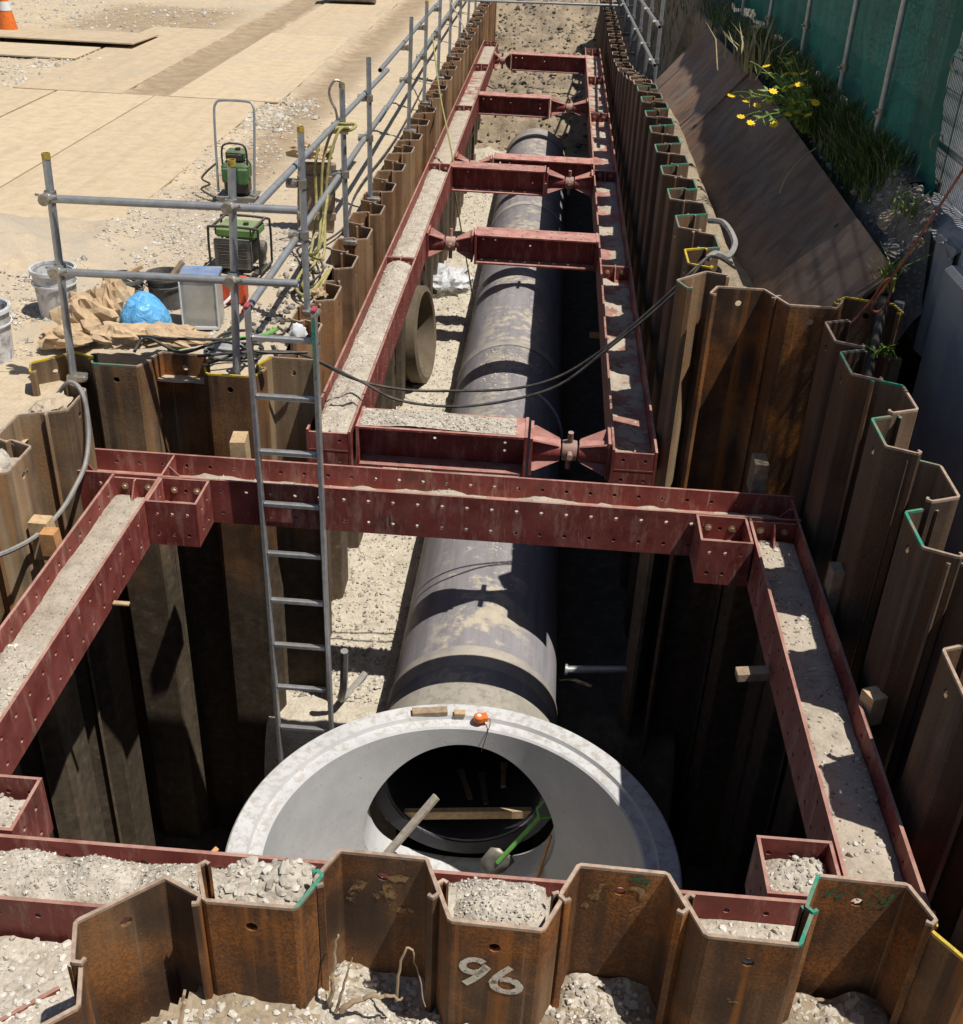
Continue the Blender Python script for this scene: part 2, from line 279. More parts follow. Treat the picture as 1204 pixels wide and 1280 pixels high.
def m_pipe():
    t = NT('jacking_pipe'); p = t.coords((1, 1, 1)); n1 = t.noise(p, 1.7, 5, 0.65); n2 = t.noise(p, 10, 6, 0.7); n3 = t.noise(t.coords((9, 0.7, 9)), 1.4, 4, 0.6)
    c = t.ramp(n3, [(0.3, (0.20, 0.19, 0.205)), (0.7, (0.305, 0.288, 0.31))])
    c = t.mix(t.ramp(n2, [(0.55, 0.0), (0.75, 0.5)]), c, (0.35, 0.31, 0.27))
    d = t.math('MULTIPLY', t.up(0.72, 0.97), t.ramp(t.math('ADD', t.math('MULTIPLY', n1, 0.55), t.math('MULTIPLY', n2, 0.45)), [(0.495, 0.10), (0.56, 1.0)]))
    c = t.mix(d, c, t.ramp(n2, [(0.3, (0.40, 0.345, 0.26)), (0.7, (0.55, 0.485, 0.385))]))
    return t.out(c, t.ramp(n2, [(0.3, 0.42), (0.7, 0.75)]), 0, t.bump(n2, 0.3, 0.006), 0.4)
MT['pipe'] = m_pipe()
MT['pipe_end'] = simple('pipe_collar_steel', (0.25, 0.235, 0.225), 0.6, 0.0, 0.3, 8, 0.1, (0.5, 0.44, 0.35))
MT['pipe_lining'] = simple('dark_pipe_lining', (0.035, 0.035, 0.042), 0.6, 0.0, 0.35, 5, 0.1)  # near-black colour that paints the shade inside the pipe
MT['pipe_dark'] = simple('pipe_seal', (0.018, 0.018, 0.022), 0.7)
def m_net():
    t = NT('green_debris_net'); p = t.coords((1, 1, 1)); n = t.noise(p, 2.2, 4, 0.6); w = t.noise(t.coords((70, 70, 70)), 1, 2, 0.5)
    t.b.inputs['Roughness'].default_value = 0.8
    c = t.ramp(n, [(0.3, (0.004, 0.085, 0.068)), (0.7, (0.008, 0.145, 0.115))])
    t.l(c, t.b.inputs['Base Color'])
    tr = t.n('ShaderNodeBsdfTranslucent'); t.l(c, tr.inputs[0]); tp = t.n('ShaderNodeBsdfTransparent')
    m1 = t.n('ShaderNodeMixShader'); m1.inputs[0].default_value = 0.16; t.l(t.b.outputs[0], m1.inputs[1]); t.l(tr.outputs[0], m1.inputs[2])
    m2 = t.n('ShaderNodeMixShader'); t.l(t.ramp(w, [(0.4, 0.0), (0.75, 0.05)]), m2.inputs[0]); t.l(m1.outputs[0], m2.inputs[1]); t.l(tp.outputs[0], m2.inputs[2])
    t.l(m2.outputs[0], t.o.inputs[0]); return t.m
MT['net'] = m_net()
def m_film():
    t = NT('clear_film'); p = t.coords((1, 1, 1)); n = t.noise(p, 14, 4, 0.7)
    t.l(t.bump(n, 0.6, 0.02), t.b.inputs['Normal']); t.b.inputs['Base Color'].default_value = (0.8, 0.82, 0.85, 1); t.b.inputs['Roughness'].default_value = 0.25
    tp = t.n('ShaderNodeBsdfTransparent'); m = t.n('ShaderNodeMixShader'); t.l(t.ramp(n, [(0.35, 0.15), (0.65, 0.6)]), m.inputs[0])
    t.l(t.b.outputs[0], m.inputs[1]); t.l(tp.outputs[0], m.inputs[2]); t.l(m.outputs[0], t.o.inputs[0]); return t.m
MT['film'] = m_film()
MT['barrier'] = simple('grey_mesh_coating', (0.50, 0.51, 0.52), 0.6)

# ------------------------------------------------------------------ mesh helpers
class MB:
    def __init__(s): s.v = []; s.f = []; s.m = []; s.s = []
    def add(s, vs, fs, mat=0, smooth=False, X=None):
        o = len(s.v)
        if X is not None: vs = [tuple(X @ Vector(v)) for v in vs]
        s.v.extend([tuple(v) for v in vs]); s.f.extend([tuple(i + o for i in f) for f in fs])
        s.m.extend([mat] * len(fs)); s.s.extend([smooth] * len(fs)); return s
    def box(s, c, d, mat=0, X=None, bev=0.0):
        x, y, z = [a / 2 for a in d]; cx, cy, cz = c
        b = min(bev, x * 0.45, y * 0.45, z * 0.45)
        if b <= 0:
            v = [(cx + i * x, cy + j * y, cz + k * z) for i in (-1, 1) for j in (-1, 1) for k in (-1, 1)]
            f = [(0, 1, 3, 2), (4, 6, 7, 5), (0, 4, 5, 1), (2, 3, 7, 6), (0, 2, 6, 4), (1, 5, 7, 3)]
            return s.add(v, f, mat, False, X)
        v = []; idx = {}
        for i in (-1, 1):
            for j in (-1, 1):
                for k in (-1, 1):
                    idx[(i, j, k, 0)] = len(v); v.append((cx + i * x, cy + j * (y - b), cz + k * (z - b)))
                    idx[(i, j, k, 1)] = len(v); v.append((cx + i * (x - b), cy + j * y, cz + k * (z - b)))
                    idx[(i, j, k, 2)] = len(v); v.append((cx + i * (x - b), cy + j * (y - b), cz + k * z))
        f = []
        for i in (-1, 1):
            f.append(tuple(idx[(i, j, k, 0)] for j, k in ((-1, -1), (1, -1), (1, 1), (-1, 1))))
            f.append(tuple(idx[(j, i, k, 1)] for j, k in ((-1, -1), (1, -1), (1, 1), (-1, 1))))
            f.append(tuple(idx[(j, k, i, 2)] for j, k in ((-1, -1), (1, -1), (1, 1), (-1, 1))))
        for a in (-1, 1):
            for b_ in (-1, 1):
                f.append((idx[(a, b_, -1, 0)], idx[(a, b_, 1, 0)], idx[(a, b_, 1, 1)], idx[(a, b_, -1, 1)]))
                f.append((idx[(a, -1, b_, 0)], idx[(a, 1, b_, 0)], idx[(a, 1, b_, 2)], idx[(a, -1, b_, 2)]))
                f.append((idx[(-1, a, b_, 1)], idx[(1, a, b_, 1)], idx[(1, a, b_, 2)], idx[(-1, a, b_, 2)]))
                for k in (-1, 1): f.append((idx[(a, b_, k, 0)], idx[(a, b_, k, 1)], idx[(a, b_, k, 2)]))
        return s.add(v, f, mat, False, X)
    def tube(s, path, r, n=8, mat=0, cap=True, smooth=True, X=None, rs=None):
        P = [Vector(p) for p in path]; vs = []; fs = []; prev = None
        for i, p in enumerate(P):
            t = (P[min(i + 1, len(P) - 1)] - P[max(i - 1, 0)])
            t = t.normalized() if t.length > 1e-9 else Vector((0, 0, 1))
            if prev is None:
                a = Vector((0, 0, 1)) if abs(t.z) < 0.9 else Vector((1, 0, 0)); u = t.cross(a).normalized()
            else: u = (prev - t * prev.dot(t)); u = u.normalized() if u.length > 1e-6 else t.orthogonal().normalized()
            prev = u; w = t.cross(u); rr = rs[i] if rs else r
            for k in range(n):
                a = 2 * PI * k / n; vs.append(p + (u * math.cos(a) + w * math.sin(a)) * rr)
        for i in range(len(P) - 1):
            for k in range(n):
                fs.append((i * n + k, i * n + (k + 1) % n, (i + 1) * n + (k + 1) % n, (i + 1) * n + k))
        s.add(vs, fs, mat, smooth, X)
        if cap:
            s.add(vs[:n], [tuple(range(n - 1, -1, -1))], mat, False, X); s.add(vs[-n:], [tuple(range(n))], mat, False, X)
        return s
    def hollow(s, a, b, r, ri, n=12, mat=0):
        # open-ended tube with wall thickness
        a = Vector(a); b = Vector(b); t = (b - a).normalized(); u = t.orthogonal().normalized(); w = t.cross(u); vs = []
        for p, rr in ((a, r), (b, r), (b, ri), (a, ri)):
            for k in range(n):
                q = 2 * PI * k / n; vs.append(p + (u * math.cos(q) + w * math.sin(q)) * rr)
        fs = []
        for j in range(4):
            for k in range(n): fs.append((j * n + k, j * n + (k + 1) % n, ((j + 1) % 4) * n + (k + 1) % n, ((j + 1) % 4) * n + k))
        s.add(vs, fs[:n], mat, True); o = len(s.v) - len(vs)
        for i, f in enumerate(fs[n:]):
            s.f.append(tuple(q + o for q in f)); s.m.append(mat); s.s.append(False)
        return s
    def lathe(s, prof, n=32, mat=0, smooth=True, X=None, closed=False):
        vs = []; fs = []; k = len(prof)
        for j in range(n):
            a = 2 * PI * j / n
            for (r, z) in prof: vs.append((r * math.cos(a), r * math.sin(a), z))
        for j in range(n):
            for i in range(k if closed else k - 1):
                i2 = (i + 1) % k; fs.append((j * k + i, ((j + 1) % n) * k + i, ((j + 1) % n) * k + i2, j * k + i2))
        return s.add(vs, fs, mat, smooth, X)
    def prism(s, poly, a, b, axis='z', mat=0, X=None):
        n = len(poly)
        def P(p, h): return (p[0], p[1], h) if axis == 'z' else ((p[0], h, p[1]) if axis == 'y' else (h, p[0], p[1]))
        v = [P(p, a) for p in poly] + [P(p, b) for p in poly]
        f = [tuple(range(n - 1, -1, -1)), tuple(range(n, 2 * n))] + [(i, (i + 1) % n, n + (i + 1) % n, n + i) for i in range(n)]
        return s.add(v, f, mat, False, X)
    def plate(s, L, W, t, holes, X, mat=0):
        """plate 0..L x 0..W, thickness t (0..t along w); holes [(u, v, r)] punched right through"""
        us = {0.0, L}; ws = {0.0, W}
        for u, v, r in holes:
            k = r * 1.45; us |= {round(u - k, 5), round(u + k, 5)}; ws |= {round(v - k, 5), round(v + k, 5)}
        us = sorted(us); ws = sorted(ws); hd = {}
        for u, v, r in holes: hd[(round(u - r * 1.45, 5), round(v - r * 1.45, 5))] = (u, v, r)
        vs = []; fs = []
        def V(a, b, c): vs.append((a, b, c)); return len(vs) - 1
        for i in range(len(us) - 1):
            for j in range(len(ws) - 1):
                a, b, c, d = us[i], us[i + 1], ws[j], ws[j + 1]; h = hd.get((a, c))
                if h is None:
                    f = [V(a, c, 0), V(b, c, 0), V(b, d, 0), V(a, d, 0)]; g = [V(a, c, t), V(b, c, t), V(b, d, t), V(a, d, t)]
                    fs += [tuple(f[::-1]), tuple(g)]
                else:
                    u, v, r = h; sq = [(b, v), (b, d), (u, d), (a, d), (a, v), (a, c), (u, c), (b, c)]
                    R0 = [V(*q, 0) for q in sq]; R1 = [V(*q, t) for q in sq]
                    K0 = [V(u + r * math.cos(k * PI / 4), v + r * math.sin(k * PI / 4), 0) for k in range(8)]
                    K1 = [V(u + r * math.cos(k * PI / 4), v + r * math.sin(k * PI / 4), t) for k in range(8)]
                    for k in range(8):
                        q = (k + 1) % 8
                        fs += [(R0[q], R0[k], K0[k], K0[q]), (R1[k], R1[q], K1[q], K1[k]), (K0[k], K1[k], K1[q], K0[q])]
        for a, b in (((0, 0), (L, 0)), ((L, 0), (L, W)), ((L, W), (0, W)), ((0, W), (0, 0))):
            fs.append((V(*a, 0), V(*b, 0), V(*b, t), V(*a, t)))
        return s.add(vs, fs, mat, False, X)
    def mesh(s, name, mats):
        me = bpy.data.meshes.new(name); me.from_pydata(s.v, [], s.f)
        for m in mats: me.materials.append(m)
        me.polygons.foreach_set('material_index', s.m); me.polygons.foreach_set('use_smooth', s.s); me.update()
        if any(s.s): me.set_sharp_from_angle(angle=math.radians(38))
        return me

def ml(m): return [MT[k] if isinstance(k, str) else k for k in (m if isinstance(m, (list, tuple)) else [m])]
def obj(name, mb, mats, parent=None, loc=None, rot=None):
    me = mb.mesh(name, ml(mats)) if isinstance(mb, MB) else mb
    o = bpy.data.objects.new(name, me); C.objects.link(o)
    if parent is not None: o.parent = parent
    if loc is not None: o.location = loc
    if rot is not None: o.rotation_euler = rot
    return o
def tag(o, label=None, cat=None, group=None, kind=None):
    if label: o['label'] = label
    if cat: o['category'] = cat
    if group: o['group'] = group
    if kind: o['kind'] = kind
    return o
def thing(name, label, cat, loc=(0, 0, 0), rz=0.0, group=None, rot=None):
    o = bpy.data.objects.new(name, None); C.objects.link(o); o.location = loc; o.rotation_euler = rot if rot else (0, 0, rz); o.empty_display_size = 0.1
    return tag(o, label, cat, group)
def copy_tree(o, parent=None):
    c = o.copy(); C.objects.link(c)
    if parent is not None: c.parent = parent
    for ch in list(o.children): copy_tree(ch, c)
    return c
def frame(O, U, V):
    U = Vector(U).normalized(); V = Vector(V).normalized(); W = U.cross(V)
    m = Matrix(((U.x, V.x, W.x, O[0]), (U.y, V.y, W.y, O[1]), (U.z, V.z, W.z, O[2]), (0, 0, 0, 1))); return m
def fbm(x, y, z=0.0, o=4, sc=1.0):
    return mnoise.fractal(Vector((x * sc, y * sc, z)), 0.9, 2.0, o)
def smooth(a, b, x):
    t = min(1, max(0, (x - a) / (b - a))); return t * t * (3 - 2 * t)
def grid(xs, ys, fz, mat=0, mb=None, smooth_=True, keep=None):
    mb = mb or MB(); nx, ny = len(xs), len(ys)
    vs = [(x, y, fz(x, y)) for y in ys for x in xs]
    fs = []
    for j in range(ny - 1):
        for i in range(nx - 1):
            if keep is None or keep((xs[i] + xs[i + 1]) / 2, (ys[j] + ys[j + 1]) / 2): fs.append((j * nx + i, j * nx + i + 1, (j + 1) * nx + i + 1, (j + 1) * nx + i))
    return mb.add(vs, fs, mat, smooth_)
def steps(a, b, d): n = max(1, int(round((b - a) / d))); return [a + (b - a) * i / n for i in range(n + 1)]
# unit stones
_ph = (1 + 5 ** 0.5) / 2
ICO = np.array([(-1, _ph, 0), (1, _ph, 0), (-1, -_ph, 0), (1, -_ph, 0), (0, -1, _ph), (0, 1, _ph), (0, -1, -_ph), (0, 1, -_ph), (_ph, 0, -1), (_ph, 0, 1), (-_ph, 0, -1), (-_ph, 0, 1)]) / 1.9
ICOF = [(0, 11, 5), (0, 5, 1), (0, 1, 7), (0, 7, 10), (0, 10, 11), (1, 5, 9), (5, 11, 4), (11, 10, 2), (10, 7, 6), (7, 1, 8), (3, 9, 4), (3, 4, 2), (3, 2, 6), (3, 6, 8), (3, 8, 9), (4, 9, 5), (2, 4, 11), (6, 2, 10), (8, 6, 7), (9, 8, 1)]
OCT = np.array([(1, 0, 0), (-1, 0, 0), (0, 1, 0), (0, -1, 0), (0, 0, 1), (0, 0, -1)], float)
OCTF = [(0, 2, 4), (2, 1, 4), (1, 3, 4), (3, 0, 4), (2, 0, 5), (1, 2, 5), (3, 1, 5), (0, 3, 5)]
def stones(mb, pts, sizes, mat=(0,), low=False):
    base, F = (OCT, OCTF) if low else (ICO, ICOF)
    for (x, y, z), s in zip(pts, sizes):
        sc = s * RNG.uniform(0.6, 1.25, 3); sc[2] *= 0.75
        v = base * sc * RNG.uniform(0.75, 1.2, (len(base), 1)); a = RNG.uniform(0, 6.28); c, d = math.cos(a), math.sin(a)
        v = np.c_[v[:, 0] * c - v[:, 1] * d, v[:, 0] * d + v[:, 1] * c, v[:, 2]] + (x, y, z)
        mb.add(v.tolist(), F, mat[int(RNG.integers(len(mat)))], False)
    return mb

# ------------------------------------------------------------------ setting: ground, pit, bank
ZG = -0.21
XP = -0.29
def site_z(x, y):
    rut = -0.02 * (smooth(0.5, 0.2, abs(x + 3.35 + 0.08 * (y - 9)))) if y > 8 else 0
    pile = 0.34 * math.exp(-(((x + 4.9) / 0.75) ** 2 + ((y - 8.6) / 0.8) ** 2)) * (1 + 0.5 * fbm(x, y, 5, 4, 4))
    edge = 0.05 * smooth(-2.3, -1.8, x) * (1 if y > 7 else 0)
    if y > 9.2:
        ex = -3.88 if y < 15.5 else -3.70
        w = fbm(x, y, 15, 4, 1.3); rut += .05 * math.exp(-((x - ex - .03) / .13) ** 2) * max(0, .75 + .9 * w)
        if y < 10.6: rut += .05 * math.exp(-((y - 9.72) / .16) ** 2) * max(0, .6 + .9 * w) * (1 if x < -3.7 else 0)
        if abs(x + 5.85) < .3 or abs(x + 5.2) < .3: rut += (.045 * math.exp(-((x + 5.85) / .07) ** 2) + .045 * math.exp(-((x + 5.21) / .07) ** 2)) * max(0, .5 + w) * (1 if y > 15.6 else 0)
        if x < -6.5: rut += .055 * max(0, w - .05) * (1 if 9.8 < y < 22 else 0)
    return ZG + 0.05 * fbm(x, y, 1, 5, 0.8) * 0.5 + 0.012 * fbm(x, y, 2, 3, 7) + rut + pile - edge
mb = MB()
xs = steps(-13, -1.80, 0.075); ys = steps(7.0, 30, 0.11)
grid(xs, ys, lambda x, y: site_z(x, y), 0, mb)
grid(steps(-13, -1.9, 0.09), steps(6.62, 7.0, 0.09), site_z, 0, mb)
grid(steps(-13, -2.95, 0.09), steps(-4, 6.62, 0.1), site_z, 0, mb)
tag(obj('site_ground', mb, 'site'), 'dusty tan building site ground left of the trench', None, None, 'structure')
mb = MB()
def farz(x, y): return ZG - 0.02 + 0.1 * fbm(x, y, 1, 3, 0.1)
grid(steps(-900, -13, 60) , steps(-300, 900, 60), lambda x, y: ZG - 0.02, 0, mb)
grid(steps(-13, -1.8, 1.4), steps(30, 900, 30), lambda x, y: ZG - 0.02, 0, mb)
grid(steps(-1.8, 3.4, 1.3), steps(37, 900, 30), lambda x, y: ZG - 0.02, 0, mb)
grid(steps(3.4, 900, 60), steps(-300, 900, 60), lambda x, y: 0.75, 0, mb)
grid(steps(-13, 3.4, 2), steps(-300, -4, 40), lambda x, y: ZG - 0.1, 0, mb)
tag(obj('far_ground', mb, 'site'), 'pale ground reaching away behind the site', None, None, 'structure')
# foreground soil outside the front wall
def soil_z(x, y):
    z = -0.53 + 0.10 * fbm(x, y, 3, 5, 2.2) + 0.015 * fbm(x, y, 9, 3, 14)
    z += 0.13 * math.exp(-(((x + 0.02) / 0.17) ** 2 + ((y - 2.12) / 0.17) ** 2)) + 0.07 * math.exp(-(((x - 0.36) / 0.12) ** 2 + ((y - 2.25) / 0.2) ** 2)) - 0.10 * math.exp(-(((x + 0.4) / 0.2) ** 2 + ((y - 2.5) / 0.2) ** 2))
    z += 0.06 * math.exp(-(((x + 0.95) / 0.2) ** 2 + ((y - 2.2) / 0.2) ** 2))
    return z
mb = grid(steps(-2.2, 3.2, 0.025), steps(1.3, 2.6, 0.025), soil_z, 0, None, True, lambda x, y: y - x < (3.36 if x < -1.0 else 9))
grid(steps(-2.2, 3.2, 0.2), steps(-4, 1.3, 0.2), soil_z, 0, mb)
tag(obj('foreground_soil', mb, 'bank'), 'brown soil with white gravel outside the front sheet piles', None, None, 'structure')
def heap_w(x): return max(math.exp(-((x + 0.3) / 0.34) ** 2), 0.9 * math.exp(-((x - 0.33) / 0.14) ** 2), 0.7 * math.exp(-((x + 1.0) / 0.13) ** 2), .6 * math.exp(-((x - 1.15) / 0.15) ** 2))
mb = grid(steps(-1.3, 1.4, .02), steps(1.9, 2.6, .02), lambda x, y: soil_z(x, y) + .012 * (heap_w(x) + .6 * fbm(x, y, 41, 4, 5) - .62) + .004 * fbm(x, y, 42, 3, 40), 0, None, True, lambda x, y: heap_w(x) + .6 * fbm(x, y, 41, 4, 5) > .45 and y - x < 3.3)
tag(obj('gravel_heap', mb, 'gravel'), 'pale gravel heaped against the outside of the front piles', 'gravel', None, 'stuff')
mb = MB(); pts = []; sz = []
for i in range(6500):
    x = RNG.uniform(-1.25, 1.3); y = RNG.uniform(1.95, 2.58)
    w = max(math.exp(-((x + 0.3) / 0.42) ** 2), 0.75 * math.exp(-((x - 0.33) / 0.16) ** 2), 0.5 * math.exp(-((x + 1.0) / 0.16) ** 2), 0.25 * math.exp(-((x - .9) / 0.3) ** 2))
    if y - x < 3.3 and RNG.random() < w: pts.append((x, y, soil_z(x, y) + 0.004)); sz.append(RNG.choice([0.005, 0.008, 0.012, 0.017], p=[.42, .34, .17, .07]))
stones(mb, pts, sz, (0, 0, 1, 1, 2))
tag(obj('loose_gravel', mb, ['stone_white', 'stone', 'stone_dark']), 'loose white gravel lying outside the front sheet piles', 'gravel', None, 'stuff')
# pit floor, trench bed, end slope
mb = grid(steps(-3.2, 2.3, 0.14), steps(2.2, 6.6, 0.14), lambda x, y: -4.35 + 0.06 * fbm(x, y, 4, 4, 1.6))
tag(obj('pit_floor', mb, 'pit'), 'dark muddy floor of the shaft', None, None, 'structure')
def bed_z(x, y):
    z = -2.92 + 0.05 * fbm(x, y, 6, 5, 2.0) + 0.018 * fbm(x, y, 7, 3, 11)
    z += 1.15 * smooth(23.6, 26.2, y) + 0.5 * smooth(26, 31, y) + 1.05 * smooth(30, 35.5, y)
    if y > 23.5: z += 0.22 * fbm(x, y, 8, 5, 1.2) * smooth(23.5, 25, y)
    return z
mb = grid(steps(-1.86, 1.32, 0.05), steps(5.55, 24.4, 0.075), lambda x, y: bed_z(x, y) - 1.7 * smooth(6.35 + .15 * fbm(x, 0, 3, 3, 3), 5.75, y), 0, None, True, lambda x, y: x < XP - .54)
grid(steps(-.83, .3, 0.05), steps(23.75, 24.4, 0.075), bed_z, 0, mb)
tag(obj('trench_floor', mb, 'bed'), 'pale gravel bed of the trench beside the pipe', None, None, 'structure')
mb = grid(steps(.25, 1.32, 0.06), steps(5.6, 24.4, 0.09), lambda x, y: bed_z(x, y) - .25 - 1.6 * smooth(6.8 + .15 * fbm(x, 0, 3, 3, 3), 6.0, y))  # bed right of the pipe, its dark colour stands in for shade
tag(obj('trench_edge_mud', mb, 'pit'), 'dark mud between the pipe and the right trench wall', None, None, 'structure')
mb = grid(steps(-1.86, 1.32, 0.06), steps(24.4, 37.2, 0.08), bed_z)
tag(obj('earth_slope', mb, 'bank'), 'brown earth slope closing the far end of the trench', None, None, 'structure')
mb = MB(); pts = []; sz = []
for i in range(5200):
    y = 6.7 + 17.5 * RNG.random() ** 1.5; x = RNG.uniform(-1.75, -0.85) if RNG.random() < 0.88 else RNG.uniform(-0.9, 0.9)
    if x > -0.9 and y < 24: continue
    pts.append((x, y, bed_z(x, y) + 0.006)); sz.append(RNG.choice([0.010, 0.016, 0.026], p=[.5, .35, .15]))
stones(mb, pts, sz, (0, 0, 1, 2), True)
tag(obj('bed_gravel', mb, ['stone', 'stone_white', 'stone_dark']), 'crushed stone scattered over the trench bed beside the pipe', 'gravel', None, 'stuff')
mb = MB(); pts = []; sz = []
for i in range(900):
    x = RNG.uniform(-1.6, 1.1); y = RNG.uniform(24.4, 34)
    pts.append((x, y, bed_z(x, y) + 0.02)); sz.append(RNG.choice([0.03, 0.05, 0.09], p=[.55, .33, .12]))
stones(mb, pts, sz, (0, 1), True)
tag(obj('earth_clods', mb, ['bank', 'darksoil']), 'earth clods on the slope closing the far end of the trench', 'clods', None, 'stuff')
# right bank
def pile_top_R(y): return 0.575 - 0.72 * smooth(12.5, 21, y)
def bank_z(x, y):
    a = pile_top_R(y) - 0.18
    if y > 17.6: return a + (1.12 - a) * smooth(1.5, 2.0, x) + 0.07 * fbm(x, y, 11, 5, 2.0)
    a -= .24 * smooth(1.36, 1.52, x)
    xt = 2.20 - .0335 * (y - 6.93); lv = min(1.03, .73 + .056 * (y - 6.93))
    z = a + (lv - .03 - a) * smooth(xt + .03, xt + .11, x) + (1.08 - lv) * smooth(xt + .08, 2.46, x)
    if x < xt + .03: return z + .02 * fbm(x, y, 11, 5, 2.0)
    return z + 0.05 * fbm(x, y, 11, 5, 2.0) + 0.012 * fbm(x, y, 12, 3, 12)
mb = grid(steps(2.02, 3.4, 0.05), steps(7.0, 24, 0.07), lambda x, y: bank_z(x, y) - (.6 * smooth(7.3, 7.0, y) if x > 2.2 else 0), 0, None, True, lambda x, y: not (x > 2.47 and y < 7.9))
tag(obj('verge', mb, 'darksoil'), 'dark stony verge between the big steel plate and the green fence', None, None, 'structure')
mb = grid(steps(1.24, 2.02, 0.04), steps(7.0, 24, 0.07), bank_z, 0)
grid(steps(1.24, 3.4, 0.2), steps(24, 37.2, 0.3), bank_z, 0, mb)
tag(obj('bank_ground', mb, 'bank'), 'tan earth strip and bank to the right of the trench', None, None, 'structure')
mb = grid(steps(1.95, 3.4, 0.08), steps(-4, 7.0, 0.1), lambda x, y: -0.42 + 0.09 * fbm(x, y, 13, 5, 2.5))
tag(obj('shaft_side_soil', mb, 'darksoil'), 'dark soil between the right sheet piles and the concrete wall', None, None, 'structure')
mb = grid(steps(2.72, 3.4, 0.1), steps(-4, 9, 0.2), lambda x, y: 0.86 + 0.02 * fbm(x, y, 3, 3, 3)); grid(steps(3.4, 40, 3), steps(-40, 60, 4), lambda x, y: 0.86, 0, mb)
tag(obj('street', mb, 'road'), 'pale grey street outside the fence', None, None, 'structure')
# surface stones on the site
mb = MB(); pts = []; sz = []
for i in range(9000):
    r = RNG.random()
    if r < 0.34: y = RNG.uniform(9.3, 16); x = -3.35 - 0.05 * (y - 9) + RNG.normal(0, 0.30)
    elif r < 0.60: y = RNG.uniform(7.3, 10.2); x = RNG.uniform(-3.9, -2.0)
    elif r < 0.70: y = RNG.uniform(6.8, 8.2); x = RNG.uniform(-4.4, -3.4)
    elif r < 0.86: y = RNG.uniform(15.6, 18.6); x = RNG.normal(-8.4, 0.8)
    else: y = RNG.uniform(20.8, 25); x = RNG.uniform(-11, -6.5)
    if fbm(x, y, 20, 3, 1.5) < -0.35 or x > -1.9: continue
    pts.append((x, y, site_z(x, y) + 0.003)); sz.append(RNG.choice([0.007, 0.012, 0.02, 0.032], p=[.42, .36, .18, .04]) * (1 if y < 14 else 1.7))
stones(mb, pts, sz, (0, 0, 1, 2), True)
tag(obj('surface_gravel', mb, ['stone', 'stone_white', 'stone_dark']), 'crushed stone strewn over the site ground', 'gravel', None, 'stuff')

# ------------------------------------------------------------------ steel road plates
def road_plate(x0, x1, y0, y1, label, dz=0.0, tilt=0.0, rz=0.0):
    mb = MB(); L, W = x1 - x0, y1 - y0
    mb.box((0, 0, 0), (L, W, 0.025), 0, None, 0.004)
    for f in range(len(mb.f)): pass
    o = obj('steel_road_plate', mb, 'roadplate'); o.location = ((x0 + x1) / 2, (y0 + y1) / 2, ZG + 0.020 + dz); o.rotation_euler = (tilt, 0, rz)
    return tag(o, label, 'steel plate', 'steel plates laid over the site road')
road_plate(-5.38, -3.88, 9.75, 15.5, 'dust-covered steel road plate behind the plate compactor, right of its neighbour')
road_plate(-6.72, -5.405, 9.75, 15.5, 'dust-covered steel road plate at the left picture edge, second from the compactor')
road_plate(-8.2, -6.75, 9.75, 15.45, 'dust-covered steel road plate cut off by the left picture edge', 0.006)
road_plate(-5.20, -3.70, 15.53, 21.55, 'dust-covered steel road plate between the dark rut and the trench railing', 0.004)
road_plate(-7.37, -5.87, 15.54, 21.6, 'dust-covered steel road plate to the left of the dark rut', 0.002)
road_plate(-5.1, -3.6, 21.6, 27.6, 'far dust-covered steel road plate under the excavator bucket')
road_plate(-9.3, -7.42, 17.9, 19.0, 'short dust-covered steel plate with one bare dark corner edge', 0.012)
road_plate(-13, -6.9, 19.06, 20.4, 'dust-covered steel plate lying crosswise with its edge lifted', 0.07, -0.03)

